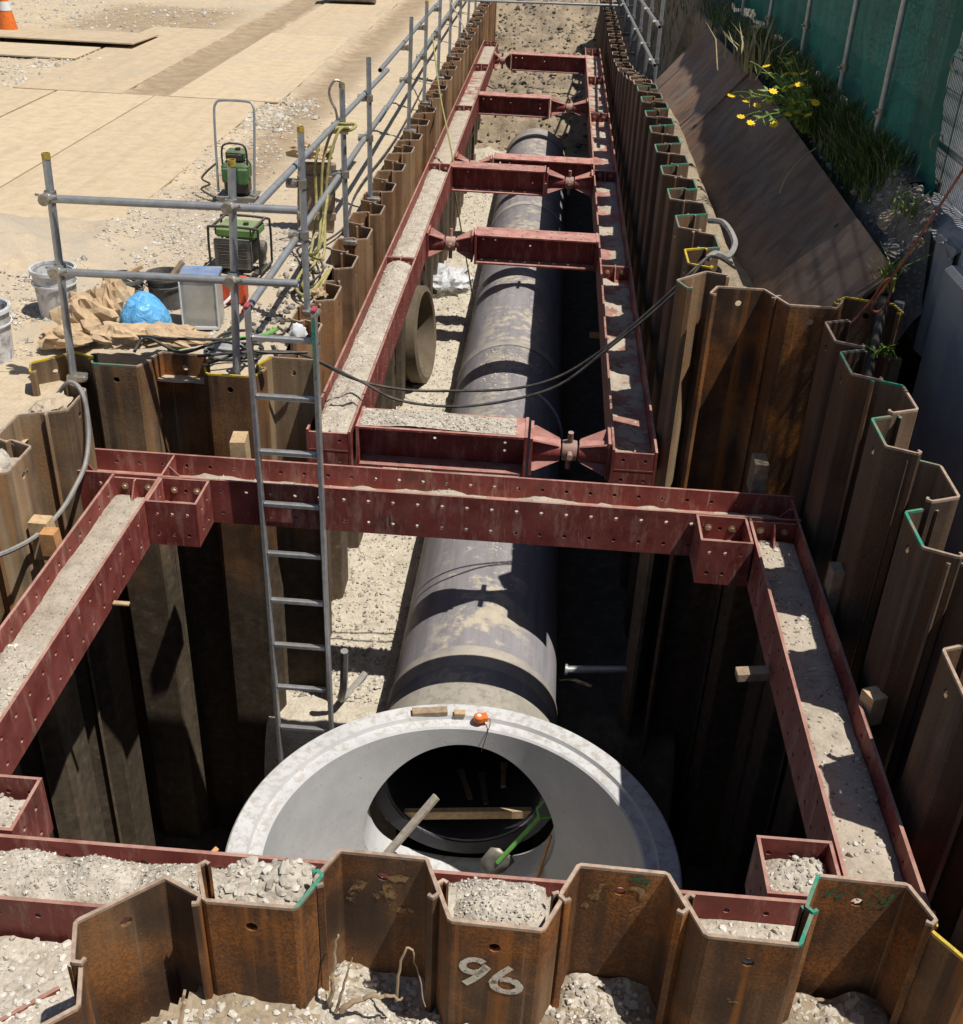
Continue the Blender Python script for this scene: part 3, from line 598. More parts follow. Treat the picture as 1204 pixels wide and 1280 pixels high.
# ------------------------------------------------------------------ sheet piles
HALF = [(0.172, -0.020), (0.188, -0.029), (0.205, -0.012), (0.199, 0.006), (0.187, 0.034), (0.150, 0.119), (0.140, 0.125)]
PROF = [(-x, y) for x, y in HALF] + [(x, y) for x, y in HALF[::-1]]
def pile_mesh(L, rim_a, rim_b, wall, rim=0.012, hole=True, key={}):
    k = (L, rim_a, rim_b, wall, hole)
    if k in key: return key[k]
    mb = MB(); t = 0.0065; n = len(PROF); P = [Vector((x, y, 0)) for x, y in PROF]; N = []
    for i in range(n):
        d = (P[min(i + 1, n - 1)] - P[max(i - 1, 0)]).normalized(); N.append(Vector((-d.y, d.x, 0)))
    A = [P[i] + N[i] * t for i in range(n)]; B = [P[i] - N[i] * t for i in range(n)]
    zs = [0, -rim, -L]
    for i in range(n - 1):
        flange = abs(P[i].y - P[i + 1].y) < 1e-6 and P[i].y > 0.1
        rm = 1 if P[i].x + P[i + 1].x < 0 else 2
        if flange: rm = 2
        for Q, fl in ((A, 0), (B, 1)):
            a, b = Q[i], Q[i + 1]
            for j in range(2):
                if flange and j == 1 and hole: continue
                v = [(a.x, a.y, zs[j]), (b.x, b.y, zs[j]), (b.x, b.y, zs[j + 1]), (a.x, a.y, zs[j + 1])]
                mb.add(v, [(0, 1, 2, 3) if fl else (3, 2, 1, 0)], rm if j == 0 else 0)
        if flange and hole:
            w = B[i + 1].x - B[i].x
            X = frame((A[i].x, A[i].y, -L), (1, 0, 0), (0, 0, 1)); yb = B[i].y
            th = (B[i].y - A[i].y) * -1
            mb.plate(w, L - rim, abs(th), [(w / 2, L - 0.105, 0.021)], frame((A[i].x, max(A[i].y, yb), -L), (1, 0, 0), (0, 0, 1)), 0)
        mb.add([(A[i].x, A[i].y, 0), (A[i + 1].x, A[i + 1].y, 0), (B[i + 1].x, B[i + 1].y, 0), (B[i].x, B[i].y, 0)], [(0, 1, 2, 3)], rm)
    for i in (0, n - 1): mb.add([(A[i].x, A[i].y, 0), (B[i].x, B[i].y, 0), (B[i].x, B[i].y, -L), (A[i].x, A[i].y, -L)], [(0, 1, 2, 3)], 0)
    key[k] = mb.mesh('sheet_pile', ml([wall, rim_a, rim_b])); return key[k]
def pile(x, y, z, ang, L, label, group, wall='rust_brown', ra='rim_brown', rb=None, hole=True, rl=0.0):
    """ang = direction (deg) in which the flange bulges from the interlock line"""
    o = bpy.data.objects.new('sheet_pile', pile_mesh(L, ra, rb or ra, wall, hole=hole)); C.objects.link(o)
    o.location = (x, y, z); o.rotation_euler = (random.uniform(-.004, .004), random.uniform(-.004, .004), math.radians(ang - 90))
    return tag(o, label, 'sheet pile', group)
G_F = 'front wall sheet piles'; G_L = 'left shaft wall sheet piles'; G_RL = 'sheet piles behind the left of the shaft'; G_RR = 'sheet piles behind the right of the shaft'; G_R = 'right shaft wall sheet piles'
FP = {}
FP['far0'] = pile(-0.397, 2.47, 0.0, 88.5, 3.6, 'front wall sheet pile with tan scrapes, left of the pile numbered 96', G_F, 'rust_front', 'rim_brown', 'rim_brown')
FP['96'] = pile(0.004, 2.478, -0.005, -91.5, 3.6, 'front wall sheet pile painted with the white number 96', G_F, 'rust_front', 'rim_brown', 'rim_brown')
FP['far2'] = pile(0.407, 2.488, 0.004, 88.5, 3.6, 'front wall sheet pile with tan brush marks, right of the pile numbered 96', G_F, 'rust_front', 'rim_brown')
FP['near3'] = pile(0.812, 2.500, 0.0, -91.5, 3.6, 'front wall sheet pile with a faint V mark before the dark beam end', G_F, 'rust_front', 'rim_green', 'rim_brown')
FP['far4'] = pile(1.205, 2.520, 0.01, 88.5, 3.6, 'front wall sheet pile with green paint smears below its top', G_F, 'rust_front', 'rim_green', 'rim_brown')
FP['near5'] = pile(1.60, 2.54, -0.03, -75, 3.6, 'front wall sheet pile with yellow edge at the right picture corner', G_F, 'rust_front', 'rim_yellow', 'rim_yellow')
FP['near-1'] = pile(-0.785, 2.475, 0.0, -90, 3.6, 'front wall sheet pile with a coarse white gravel heap behind its top', G_F, 'rust_front', 'rim_green', 'rim_brown')
FP['ang1'] = pile(-1.110, 2.235, 0.0, 131.5, 3.6, 'grey and orange streaked corner sheet pile at lower left, torn roots at its foot', G_F, 'rust_front', 'rim_brown', 'rim_brown')
FP['ang2'] = pile(-1.385, 1.955, -0.02, -48.5, 3.6, 'corner sheet pile cut off by the lower left picture corner', G_F, 'rust_front', 'rim_brown')
# right shaft wall (x neutral 1.865)
for i, (y, s, z, lab, c1, c2) in enumerate([
    (6.26, 180, .56, 'right shaft wall sheet pile nearest the rear corner, under the red wire', 'rim_brown', 'rim_brown'),
    (5.82, 180, .55, 'right shaft wall sheet pile with green rim, farthest of the tall open ones', 'rim_brown', 'rim_green'),
    (5.43, 0, .54, 'right shaft wall sheet pile bulging outwards, second from the rear corner', 'rim_green', 'rim_brown'),
    (5.03, 180, .52, 'right shaft wall sheet pile above the grey-topped timber wedge', 'rim_brown', 'rim_green'),
    (4.66, 0, .47, 'right shaft wall sheet pile with bright orange inner face and green rim', 'rim_green', 'rim_brown'),
    (4.28, 180, .42, 'right shaft wall sheet pile with an open hole, third tall one from the rear', 'rim_brown', 'rim_green'),
    (3.90, 0, .38, 'right shaft wall sheet pile cut by the right picture edge, in deep shade', 'rim_green', 'rim_brown'),
    (3.52, 180, .23, 'right shaft wall sheet pile with a sunlit pale rim at the right picture edge', 'rim_brown', 'rim_brown'),
    (3.12, 0, .10, 'right shaft wall sheet pile just outside the lower right of the frame', 'rim_brown', 'rim_brown'),
    (2.74, 180, .05, 'right shaft wall sheet pile closing the corner beside the yellow-edged pile', 'rim_brown', 'rim_brown')]):
    pile(1.832, y, z, s, 5.0, lab, G_R, 'rust_brown', c1, c2)
# behind the right of the shaft
pile(1.265, 6.765, .575, 90, 5.0, 'broad rusty sheet pile with a sunlit diagonal band, right of the trench mouth', G_RR, 'rust_front', 'rim_brown', 'rim_brown')
pile(1.672, 6.755, .575, -90, 5.0, 'rusty sheet pile behind the shaft with a pale scar, next to the corner', G_RR, 'rust_front', 'rim_brown', 'rim_brown')
pile(2.03, 6.72, .56, 75, 5.0, 'corner sheet pile with yellow rim behind the right shaft wall', G_RR, 'rust_brown', 'rim_yellow', 'rim_yellow')
pile(1.06, 6.98, .575, 135, 5.0, 'tall narrow sheet pile with a green edge at the trench mouth corner', G_RR, 'rust_dusty', 'rim_green', 'rim_brown')
# behind the left of the shaft
ZL = -0.10
pile(-2.70, 6.60, ZL + .05, -90, 4.6, 'dusty sheet pile with S-shaped mark behind the left beam corner', G_RL, 'rust_dusty', 'rim_brown', 'rim_green')
pile(-2.325, 6.60, ZL + .05, 90, 4.6, 'rust orange sheet pile with a white bolt hole under the black cables', G_RL, 'rust_front', 'rim_brown', 'rim_brown')
pile(-1.955, 6.60, ZL + .03, -90, 4.6, 'dark brown sheet pile with yellow rim left of the ladder', G_RL, 'rust_front', 'rim_yellow', 'rim_yellow')
pile(-1.62, 6.70, ZL + .02, 90, 4.6, 'sheet pile behind the ladder with yellow rim at its left', G_RL, 'rust_dusty', 'rim_yellow', 'rim_brown')
pile(-3.03, 6.42, ZL + .06, 135, 4.6, 'corner sheet pile with yellow rim at the foot of the leftmost scaffold post', G_RL, 'rust_dusty', 'rim_yellow', 'rim_yellow')
# left shaft wall
for y, s, z, lab, c in [(5.92, 0, -.04, 'left shaft wall sheet pile with earth in its hollow, next to the yellow corner', 'rim_brown'),
    (5.52, 180, -.04, 'left shaft wall sheet pile bulging outwards with dark top hollow', 'rim_brown'),
    (5.12, 0, -.02, 'left shaft wall sheet pile with white spoil on its top', 'rim_brown'),
    (4.72, 180, -.02, 'left shaft wall sheet pile bulging outwards at the left picture edge', 'rim_brown'),
    (4.32, 0, -.02, 'left shaft wall sheet pile seen at the picture edge behind the grey hose', 'rim_brown'),
    (3.92, 180, 0, 'left shaft wall sheet pile just outside the left of the frame', 'rim_brown'),
    (3.52, 0, 0, 'left shaft wall sheet pile above the sunlit muddy patch', 'rim_brown'),
    (3.12, 180, 0, 'left shaft wall sheet pile nearest the front beam', 'rim_brown'),
    (2.72, 0, 0, 'left shaft wall sheet pile behind the gravel-filled front beam', 'rim_brown')]:
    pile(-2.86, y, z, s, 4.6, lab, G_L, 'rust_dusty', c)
# trench rows
lab_l = 'dusty brown sheet pile in the long row on the left side of the trench'; lab_r = 'dark rusty sheet pile in the long row on the right side of the trench'
tops_l = {0: .0, 1: -.06}
for i in range(60):
    y = 7.03 + 0.4 * i
    if y > 30.6: break
    z = -0.126 + random.uniform(-.025, .015) - (0.10 if i in (0, 4) else 0)
    lab = lab_l
    ORD = ['', '', 'third', 'fourth', 'fifth', 'sixth', 'seventh', 'eighth', 'ninth', 'tenth', 'eleventh', 'twelfth', 'thirteenth', 'fourteenth', 'fifteenth', 'sixteenth']
    if 2 <= i < 16: lab = '%s sheet pile from the ladder along the left side of the trench' % ORD[i]
    if i == 0: lab = 'nearest sheet pile of the left trench row, beside the ladder top'
    if i == 1: lab = 'left trench sheet pile with a white bag stuffed in its top'
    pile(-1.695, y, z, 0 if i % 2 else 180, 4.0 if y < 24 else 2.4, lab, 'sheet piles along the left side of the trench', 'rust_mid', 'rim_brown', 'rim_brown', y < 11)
for i in range(60):
    y = 7.47 + 0.4 * i
    if y > 30.6: break
    z = pile_top_R(y) + random.uniform(-.015, .015)
    g = i % 2 == 0
    lab = 'yellow-rimmed sheet pile at the near end of the right trench row' if i == 0 else lab_r
    if 1 <= i < 16: lab = '%s sheet pile in the right trench row, counted from the yellow-rimmed near one' % (['', 'second'] + ORD[2:])[i]
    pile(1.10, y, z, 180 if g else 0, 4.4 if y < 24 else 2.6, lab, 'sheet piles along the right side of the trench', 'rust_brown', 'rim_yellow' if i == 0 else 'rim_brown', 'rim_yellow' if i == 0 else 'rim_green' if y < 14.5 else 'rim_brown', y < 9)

# painted marks on piles (flat print lying on the steel)
def ribbon(pts, w, mb=None, mat=0, y=0.0):
    mb = mb or MB(); vs = []; n = len(pts)
    for i in range(n):
        a = Vector(pts[max(i - 1, 0)]); b = Vector(pts[min(i + 1, n - 1)]); d = (b - a).normalized(); nn = Vector((-d.y, d.x))
        ww = (w[i] if isinstance(w, list) else w) * (0.85 + 0.3 * random.random()) / 2
        vs += [(pts[i][0] + nn.x * ww, y, pts[i][1] + nn.y * ww), (pts[i][0] - nn.x * ww, y, pts[i][1] - nn.y * ww)]
    fs = [(2 * i, 2 * i + 1, 2 * i + 3, 2 * i + 2) for i in range(n - 1)]
    n0 = len(mb.v); mb.add(vs, fs, mat); return mb
def arc(cx, cz, rx, rz, a0, a1, n=22, rot=0):
    out = []
    for i in range(n + 1):
        a = math.radians(a0 + (a1 - a0) * i / n); x, z = rx * math.cos(a), rz * math.sin(a); c, s = math.cos(rot), math.sin(rot)
        out.append((cx + x * c - z * s, cz + x * s + z * c))
    return out
# the flange of a near pile faces -Y at local y = +0.1315 with the object turned by about 180 degrees, local x runs to -X
def mark(p, strokes, mat, name):
    flip = math.sin(p.rotation_euler.z) ** 2 > -1 and math.cos(p.rotation_euler.z) < 0
    for k, (pts, w) in enumerate(strokes):
        o = obj(name, ribbon([(-x, z) if flip else (x, z) for x, z in pts], w), mat, p); o.location = (0, (0.1335 if flip else 0.1165) + (.0006 if flip else -.0006) * k, 0)
nine = arc(-0.052, -0.222, 0.031, 0.026, 15, 345, 24, 0.35) + [(-0.016, -0.222), (-0.030, -0.250), (-0.052, -0.278), (-0.075, -0.300)]
six = [(0.048, -0.212), (0.026, -0.238), (0.008, -0.262), (0.002, -0.284)] + arc(0.040, -0.289, 0.036, 0.026, 170, 490, 24, -0.15)
K96 = lambda q: [(x * 1.2, (z + .25) * 1.2 - .235) for x, z in q]
mark(FP['96'], [(K96(nine), 0.025), (K96(six), 0.026)], 'white_paint', 'painted_digit')
mark(FP['far0'], [(arc(0.06, -0.15, 0.045, 0.05, 60, 250, 14), 0.034), (arc(0.07, -0.24, 0.035, 0.02, 160, 330, 12), 0.03), ([(-0.115, -0.24), (-0.10, -0.19), (-0.07, -0.13)], 0.04), ([(-.03, -.2), (-.0, -.18), (.02, -.2)], .03)], 'tan_paint', 'brush_mark')
mark(FP['far2'], [([(-0.115, -0.20), (-0.10, -0.15), (-0.06, -0.09)], 0.022), (arc(-0.03, -0.14, 0.05, 0.09, 110, 190, 8), 0.022), ([(0.03, -0.24), (0.055, -0.19), (0.10, -0.15)], 0.022), (arc(0.05, -0.12, 0.03, 0.04, -20, 120, 10), 0.024)], 'tan_paint', 'brush_mark')
mark(FP['far2'], [([(0.03, -0.045), (0.06, -0.035), (0.09, -0.05)], 0.03), ([(0.05, -0.075), (0.085, -0.075)], 0.022)], 'green_paint', 'green_mark')
mark(FP['far4'], [([(-0.11, -0.09), (-0.085, -0.05), (-0.07, -0.09), (-0.045, -0.05)], 0.018), ([(-0.02, -0.045), (0.01, -0.05)], 0.014), ([(0.03, -0.10), (0.06, -0.05), (0.095, -0.09), (0.11, -0.045)], 0.018), ([(0.03, -0.105), (0.10, -0.10)], 0.014)], 'green_paint', 'green_mark')
mark(FP['near3'], [([(-0.035, -0.285), (-0.028, -0.305), (-0.015, -0.302), (0.012, -0.307)], 0.011)], 'tan_paint', 'painted_v_mark')

# ------------------------------------------------------------------ H-beams
HB, TF, TW = 0.30, 0.016, 0.011
def xw(a, b, flat=True):
    """local frame: x along the beam from a to b; beam laid with web horizontal"""
    d = Vector(b) - Vector(a); return math.atan2(d.y, d.x), d.length
def beam_parts(L, holes=True, h=HB, pitch=0.15, web_holes=()):
    """H-section on its side: flanges stand upright at y=+-h/2, web horizontal, top at z=0"""
    mb = MB(); hs = []
    if holes:
        n = int((L - 0.1) / pitch); x0 = (L - (n - 1) * pitch) / 2
        for i in range(n):
            for v in (h / 2 - 0.075, h / 2 + 0.075): hs.append((x0 + i * pitch, v, 0.0125))
    fl = []
    for s in (-1, 1):
        m = MB(); y = -h / 2 if s < 0 else h / 2 - TF
        m.plate(L, h, TF, hs, frame((0, y + TF, -h), (1, 0, 0), (0, 0, 1)), 0); fl.append(m)
    w = MB(); w.plate(L, h - 2 * TF, TW, list(web_holes), frame((0, -h / 2 + TF, -h / 2 - TW / 2), (1, 0, 0), (0, 1, 0)), 0)
    return fl, w
def end_plate(h=HB): m = MB(); m.plate(h, h, 0.014, [(h / 2 + sx * 0.075, h / 2 + sz * 0.075, 0.0125) for sx in (-1, 1) for sz in (-1, 1)], frame((0, -h / 2, -h), (0, 1, 0), (0, 0, 1)), 0); return m
def stiff(h=HB):
    m = MB(); m.prism([(0, -h / 2 + TW), (0.13, -h / 2 + TW), (0.03, -0.015), (0, -0.015)], -0.005, 0.005, 'y'); return m
def bolt():
    m = MB(); m.lathe([(0, 0.016), (0.012, 0.016), (0.014, 0.012), (0.014, 0), (0, 0)], 6, 0, False, Matrix.Rotation(PI / 2, 4, 'Y')); m.lathe([(0, 0.004), (0.022, 0.004), (0.022, 0.0), (0, 0)], 10, 0, False, Matrix.Rotation(PI / 2, 4, 'Y')); return m
def wale(a, b, label, group, holes=True, mat='red', ends=(True, True), web_holes=(), bolts=True):
    ang, L = xw(a, b); t = thing('steel_wale', label, 'steel beam', a, ang, group)
    fl, w = beam_parts(L, holes, web_holes=web_holes)
    for m in fl: obj('flange', m, mat, t)
    obj('web', w, mat, t)
    for e, x, sgn in ((ends[0], 0, 1), (ends[1], L, -1)):
        if not e: continue
        o = obj('end_plate', end_plate(HB - 0.034), mat, t); o.location = (x - 0.014 if sgn > 0 else x, 0, -0.017); 
        o.location.x = x + (0.002 if sgn > 0 else -0.016)
        s = obj('stiffener', stiff(), mat, t); s.location = (x + sgn * 0.017, 0, 0); s.rotation_euler = (0, 0, 0 if sgn > 0 else PI)
        if bolts:
            for sy in (-1, 1):
                bo = obj('bolt', bolt(), 'bolt', t); bo.location = (x + sgn * 0.017, sy * 0.072, -0.07); bo.rotation_euler = (0, 0, 0 if sgn > 0 else PI)
    return t
ZT, ZS = -0.50, -0.45
GW = 'red steel wales framing the shaft'; GT = 'red steel wales along the trench sides'; 
# shaft frame (centre lines)
wale((-2.79, 5.92, ZS), (1.64, 5.92, ZS), 'long red steel wale crossing the back of the shaft in front of the pipe', GW, True, 'red', (True, True))
wale((-2.366, 5.765, ZS), (-2.366, 2.95, ZS), 'dirt-filled red steel wale along the left side of the shaft', GW, True, 'red', (True, False))
wale((1.478, 5.765, ZS), (1.478, 2.95, ZS), 'shaded red steel wale along the right side of the shaft with sunlit patches', GW, True, 'red', (True, False))
wale((-2.75, 2.79, ZS), (1.64, 2.79, ZS), 'gravel-covered red steel wale along the front of the shaft behind pile 96', GW, True, 'red', (False, False))
wale((-1.43, 2.32, ZS - .165), (-2.5, 1.28, ZS - .165), 'short red steel beam buried in gravel at the lower left picture edge', GW, True, 'red', (False, False))
# cross stiffeners of the rear wale at the left corner
t = thing('corner_stiffener_plate', 'red plate welded across the rear wale in line with the left wale', 'steel plate', (-2.222, 5.92, ZS))
mb = MB(); mb.box((0, 0, -0.07), (0.012, HB - 2 * TF - 0.006, 0.135)); obj('web_plate', mb, 'red', t)
mb = MB(); mb.prism([(0.008, -0.138), (0.13, -0.138), (0.008, -0.01)], -0.005, 0.005, 'y'); obj('gusset', mb, 'red', t)
# trench wales
yl = [6.62, 10.38, 14.1, 17.75, 21.6, 24.4]; yr = [6.62, 10.5, 14.2, 17.75, 20.9, 24.1]
who = ['nearest', 'second', 'third', 'fourth', 'farthest']
for k in range(5):
    wale((-1.355, yl[k], ZT), (-1.355, yl[k + 1] - 0.006, ZT), '%s red steel wale along the left side of the trench, dusted with earth' % who[k], GT, k < 2, 'red', (True, True))
    wale((0.705, yr[k], ZT), (0.705, yr[k + 1] - 0.006, ZT), '%s red steel wale along the right side of the trench, in shade with light patches' % who[k], GT, k < 2, 'red', (True, True), [(0.35 + .9 * j, .09, .012) for j in range(3)])
# corner brackets: open-topped bolted boxes
def bracket(x, y, z, rz, label, wx=0.30, wy=0.29):
    t = thing('corner_bracket', label, 'corner bracket', (x, y, z), rz, 'red corner brackets between the wales'); h = 0.295
    hs = [(0.06 + 0.09 * i, v, 0.012) for i in range(3) for v in (0.075, 0.215)]
    mb = MB(); mb.plate(wx, h, 0.014, hs, frame((-wx / 2, -wy / 2 + 0.014, -h), (1, 0, 0), (0, 0, 1))); obj('front_plate', mb, 'red', t)
    for sx in (-1, 1):
        mb = MB(); mb.plate(wy - 0.03, h, 0.014, [(0.08, 0.075, .012), (0.08, 0.215, .012), (0.19, 0.075, .012), (0.19, 0.215, .012)], frame((sx * (wx / 2) + (-0.014 if sx > 0 else 0), -wy / 2 + 0.015, -h), (0, 1, 0), (0, 0, 1))); obj('side_plate', mb, 'red', t)
    mb = MB(); mb.plate(wx, h, 0.014, hs, frame((-wx / 2, wy / 2, -h), (1, 0, 0), (0, 0, 1))); obj('back_plate', mb, 'red', t)
    mb = MB(); mb.box((0, 0, -0.16), (wx - 0.03, wy - 0.032, 0.012)); obj('web', mb, 'red', t)
    for sx in (-1, 1):
        b = obj('bolt', bolt(), 'bolt', t); b.location = (sx * 0.07, wy / 2 - 0.015, -0.075); b.rotation_euler = (0, 0, -PI / 2)
    return t
bracket(-2.062, 5.612, ZS + .004, 0, 'red box bracket joining the left and rear wales, beside the ladder')
bracket(1.166, 5.612, ZS + .004, 0, 'sunlit red box bracket joining the rear and right wales')
bracket(1.166, 3.10, ZS + .004, PI, 'red box bracket with gravel inside, joining the right and front wales')
bracket(-2.052, 3.10, ZS + .004, PI, 'gravel-filled red box bracket at the left picture edge, joining the left and front wales')

# struts with screw jacks
def strut(y, beam, jack, label, z=ZT):
    x0, x1 = beam; j0, j1 = jack; t = thing('trench_strut', label, 'strut', ((min(x0, j0) + max(x1, j1)) / 2, y, z), 0, 'red struts with screw jacks across the trench')
    cx = t.location.x; L = x1 - x0; h = HB; n = int((L - .1) / .15); hx = (L - (n - 1) * .15) / 2
    hs = [(hx + i * .15, v, .0115) for i in range(n) for v in (.06, .24)]
    mb = MB(); mb.plate(L, h, TF, hs, frame((x0 - cx, -h / 2, -TF), (1, 0, 0), (0, 1, 0))); obj('top_flange', mb, 'red_strut', t)
    mb = MB(); mb.plate(L, h, TF, hs, frame((x0 - cx, -h / 2, -h), (1, 0, 0), (0, 1, 0))); obj('bottom_flange', mb, 'red_strut', t)
    mb = MB(); mb.plate(L, h - 2 * TF, TW, [(L * .45, .16, .0115), (.08, .2, .0115), (.2, .2, .0115), (L - .15, .1, .0115), (L - .15, .16, .0115)], frame((x0 - cx, TW / 2, -h + TF), (1, 0, 0), (0, 0, 1))); obj('web', mb, 'red_strut', t)
    for x in (x0, x1 - 0.02):
        mb = MB(); mb.box((x - cx + .01 + (-.004 if x == x0 else .004), 0, -h / 2), (.02, h + .012, h + .012)); obj('end_plate', mb, 'red_strut', t)
    # jack: two tapered housings with gussets, screw and cross-handled nut
    m = (j0 + j1) / 2; zc = -h / 2; RX = Matrix.Rotation(PI / 2, 4, 'Y')
    for s, xe in ((1, j0), (-1, j1)):
        ln = (j1 - j0) / 2 - 0.065; b = MB()
        b.box((xe - cx + s * .012, 0, zc), (.02, h - .02, h - .02))
        X = Matrix.Translation((xe - cx, 0, zc)) @ Matrix.Rotation(s * PI / 2, 4, 'Y')
        b.lathe([(0.085, 0.02), (0.075, ln), (0.05, ln), (0.05, 0.05)], 20, 0, True, X)
        for q in range(4):
            a = PI / 4 + q * PI / 2
            Xg = X @ Matrix.Rotation(a, 4, 'Z'); b.prism([(0.07, 0.022), (0.165, 0.022), (0.165, 0.04), (0.085, ln * .97), (0.07, ln * .97)], -.006, .006, 'y', 0, Xg)
        obj('jack_housing', b, 'red_strut', t)
    b = MB(); b.lathe([(0, j0 - cx + .06), (0.042, j0 - cx + .06), (0.042, j1 - cx - .06), (0, j1 - cx - .06)], 14, 0, True, Matrix.Translation((0, 0, zc)) @ RX); sc = obj('screw', b, 'screw', t)
    b = MB(); b.lathe([(0.043, -.05), (0.07, -.05), (0.075, -.02), (0.075, .02), (0.07, .05), (0.043, .05)], 18, 0, True, Matrix.Translation((m - cx, 0, zc)) @ RX)
    a = random.uniform(-.2, .2); b.tube([(m - cx, math.sin(a) * -.15, zc - .15), (m - cx, math.sin(a) * .15, zc + .15)], .02, 10); b.tube([(m - cx, -.15, zc + .02), (m - cx, .15, zc - .02)], .02, 10)
    obj('nut', b, 'screw', t); return t
LI, RI = -1.203, 0.553
strut(6.86, (-1.18, -0.02), (0.0, RI), 'nearest red strut with its jack on the right and gravel on top')
strut(11.32, (-0.70, RI - .002), (LI, -0.72), 'red strut with its screw jack on the left, second nearest')
strut(14.05, (LI + .002, -0.04), (-0.02, RI), 'red strut with jack on the right, in front of its twin in mid trench')
strut(14.60, (-0.71, RI - .002), (LI, -0.73), 'red strut half hidden behind its twin in mid trench, jack at left')
strut(18.72, (LI + .002, -0.06), (-0.04, RI), 'red strut near the far pipe end, jack on the right')
strut(22.95, (-0.86, RI - .002), (LI, -0.88), 'farthest red strut, jack on the left before the earth slope')

# earth and gravel lying on the beams
def fill(name, a, b, w, zb, h, label, mat='dirt', n=0, ss=0.012, smats=('stone', 'stone_white', 'stone_dark'), seed=0, prof=None):
    a = Vector(a); b = Vector(b); L = (b - a).length; d = (b - a) / L; nrm = Vector((-d.y, d.x, 0)); mb = MB()
    def hz(u, v):
        f = prof(u / L, v / w + .5) if prof else 1.0
        e = 1 - 0.45 * (abs(2 * v / w)) ** 3
        g_ = fbm(u, v, seed, 5, 3.5)
        return max(-0.004 if h < .025 else 0.004, h * f * e * (1 + 0.55 * g_) + 0.006 * fbm(u, v, seed + 3, 3, 30) - ((.011 - .03 * g_) if h < .025 else 0))
    us = steps(0, L, 0.03 if L < 6 else 0.05); vs_ = steps(-w / 2, w / 2, 0.025); verts = []
    for u in us:
        for v in vs_: p = a + d * u + nrm * v; verts.append((p.x, p.y, zb + hz(u, v)))
    k = len(vs_); mb.add(verts, [(i * k + j, i * k + j + 1, (i + 1) * k + j + 1, (i + 1) * k + j) for i in range(len(us) - 1) for j in range(k - 1)], 0, True)
    pts = []; sz = []
    for i in range(n):
        u = RNG.uniform(0, L); v = RNG.uniform(-w / 2 + .012, w / 2 - .012)
        if hz(u, v) < 0.004 and RNG.random() < .8: continue
        p = a + d * u + nrm * v; pts.append((p.x, p.y, zb + hz(u, v) + .002)); sz.append(ss * RNG.choice([.5, .8, 1.3], p=[.5, .35, .15]))
    stones(mb, pts, sz, (1, 1, 2, 3), ss < .009)
    return tag(obj(name, mb, [mat] + list(smats)), label, 'gravel' if 'gravel' in name else 'earth', None, 'stuff')
ZW = ZS - 0.144; ZWT = ZT - 0.144; WW = HB - 2 * TF - .004
fill('gravel_fill', (-2.75, 2.79, 0), (-0.96, 2.79, 0), WW, ZW, .125, 'pale crushed stone filling the left half of the front beam', 'gravel', 2600, .0065, seed=1)
fill('gravel_fill', (-0.96, 2.79, 0), (-0.58, 2.79, 0), WW, ZW, .07, 'coarse white stones in the front beam behind the gravel-heaped pile', 'gravel', 220, .018, ('stone_white', 'stone_white', 'stone'), seed=2)
fill('gravel_fill', (-0.58, 2.79, 0), (0.5, 2.79, 0), WW, ZW, .135, 'pale gravel filling the front beam behind the number 96 pile', 'gravel', 1500, .0065, seed=3)
fill('gravel_fill', (0.5, 2.79, 0), (1.6, 2.79, 0), WW, ZW, .03, 'thin dark gravel at the right end of the front beam', 'gravel', 300, .012, seed=4)
# low gravel in the hollows of the near front piles
for x, lab, h, mt, n, ss in ((-0.78, 'coarse white stones in the hollow of the front pile left of the scraped one', .09, 'gravel', 110, .017), (0.01, 'pale gravel heaped in the hollow of the pile numbered 96', .10, 'gravel', 420, .0065), (0.82, 'shaded gravel in the hollow of the front pile with the V mark', -.0, 'gravel', 90, .012)):
    fill('gravel_fill', (x - .15, 2.515, 0), (x + .15, 2.515, 0), .22, -0.30 + (0.12 if h > .05 else -.12), abs(h) + .02, lab, mt, n, ss, ('stone_white', 'stone_white', 'stone') if ss > .02 else ('stone', 'stone_white', 'stone_dark'), seed=int(10 + x * 9), prof=lambda u, v: .72 + .28 * min(1, 6 * u, 6 * (1 - u)))
fill('gravel_fill', (-2.366, 3.0, 0), (-2.366, 4.2, 0), WW, ZW, .06, 'gravelly earth in the near half of the left beam', 'gravel', 420, .010, seed=5)
fill('earth_fill', (-2.366, 4.2, 0), (-2.366, 5.72, 0), WW, ZW, .035, 'dry tan earth in the far half of the left beam', 'dirt', 900, .005, seed=6)
fill('earth_fill', (1.478, 2.97, 0), (1.478, 5.72, 0), WW, ZW, .035, 'dry earth and stones in the right beam of the shaft', 'dirt', 420, .012, seed=7, prof=lambda u, v: 1.6 - 1.2 * u)
fill('earth_fill', (-2.70, 5.92, 0), (1.55, 5.92, 0), WW, ZW, .022, 'dust and crumbs lying in the rear beam of the shaft', 'dirt', 320, .010, seed=8)
fill('gravel_fill', (-2.05, 3.0, 0), (-2.05, 3.2, 0), .26, ZS - .15, .10, 'pale gravel inside the bracket at the left picture edge', 'gravel', 130, .010, seed=9)
fill('gravel_fill', (1.166, 2.99, 0), (1.166, 3.2, 0), .26, ZS - .15, .09, 'pale gravel inside the bracket behind the green-smeared pile', 'gravel', 130, .012, seed=10)
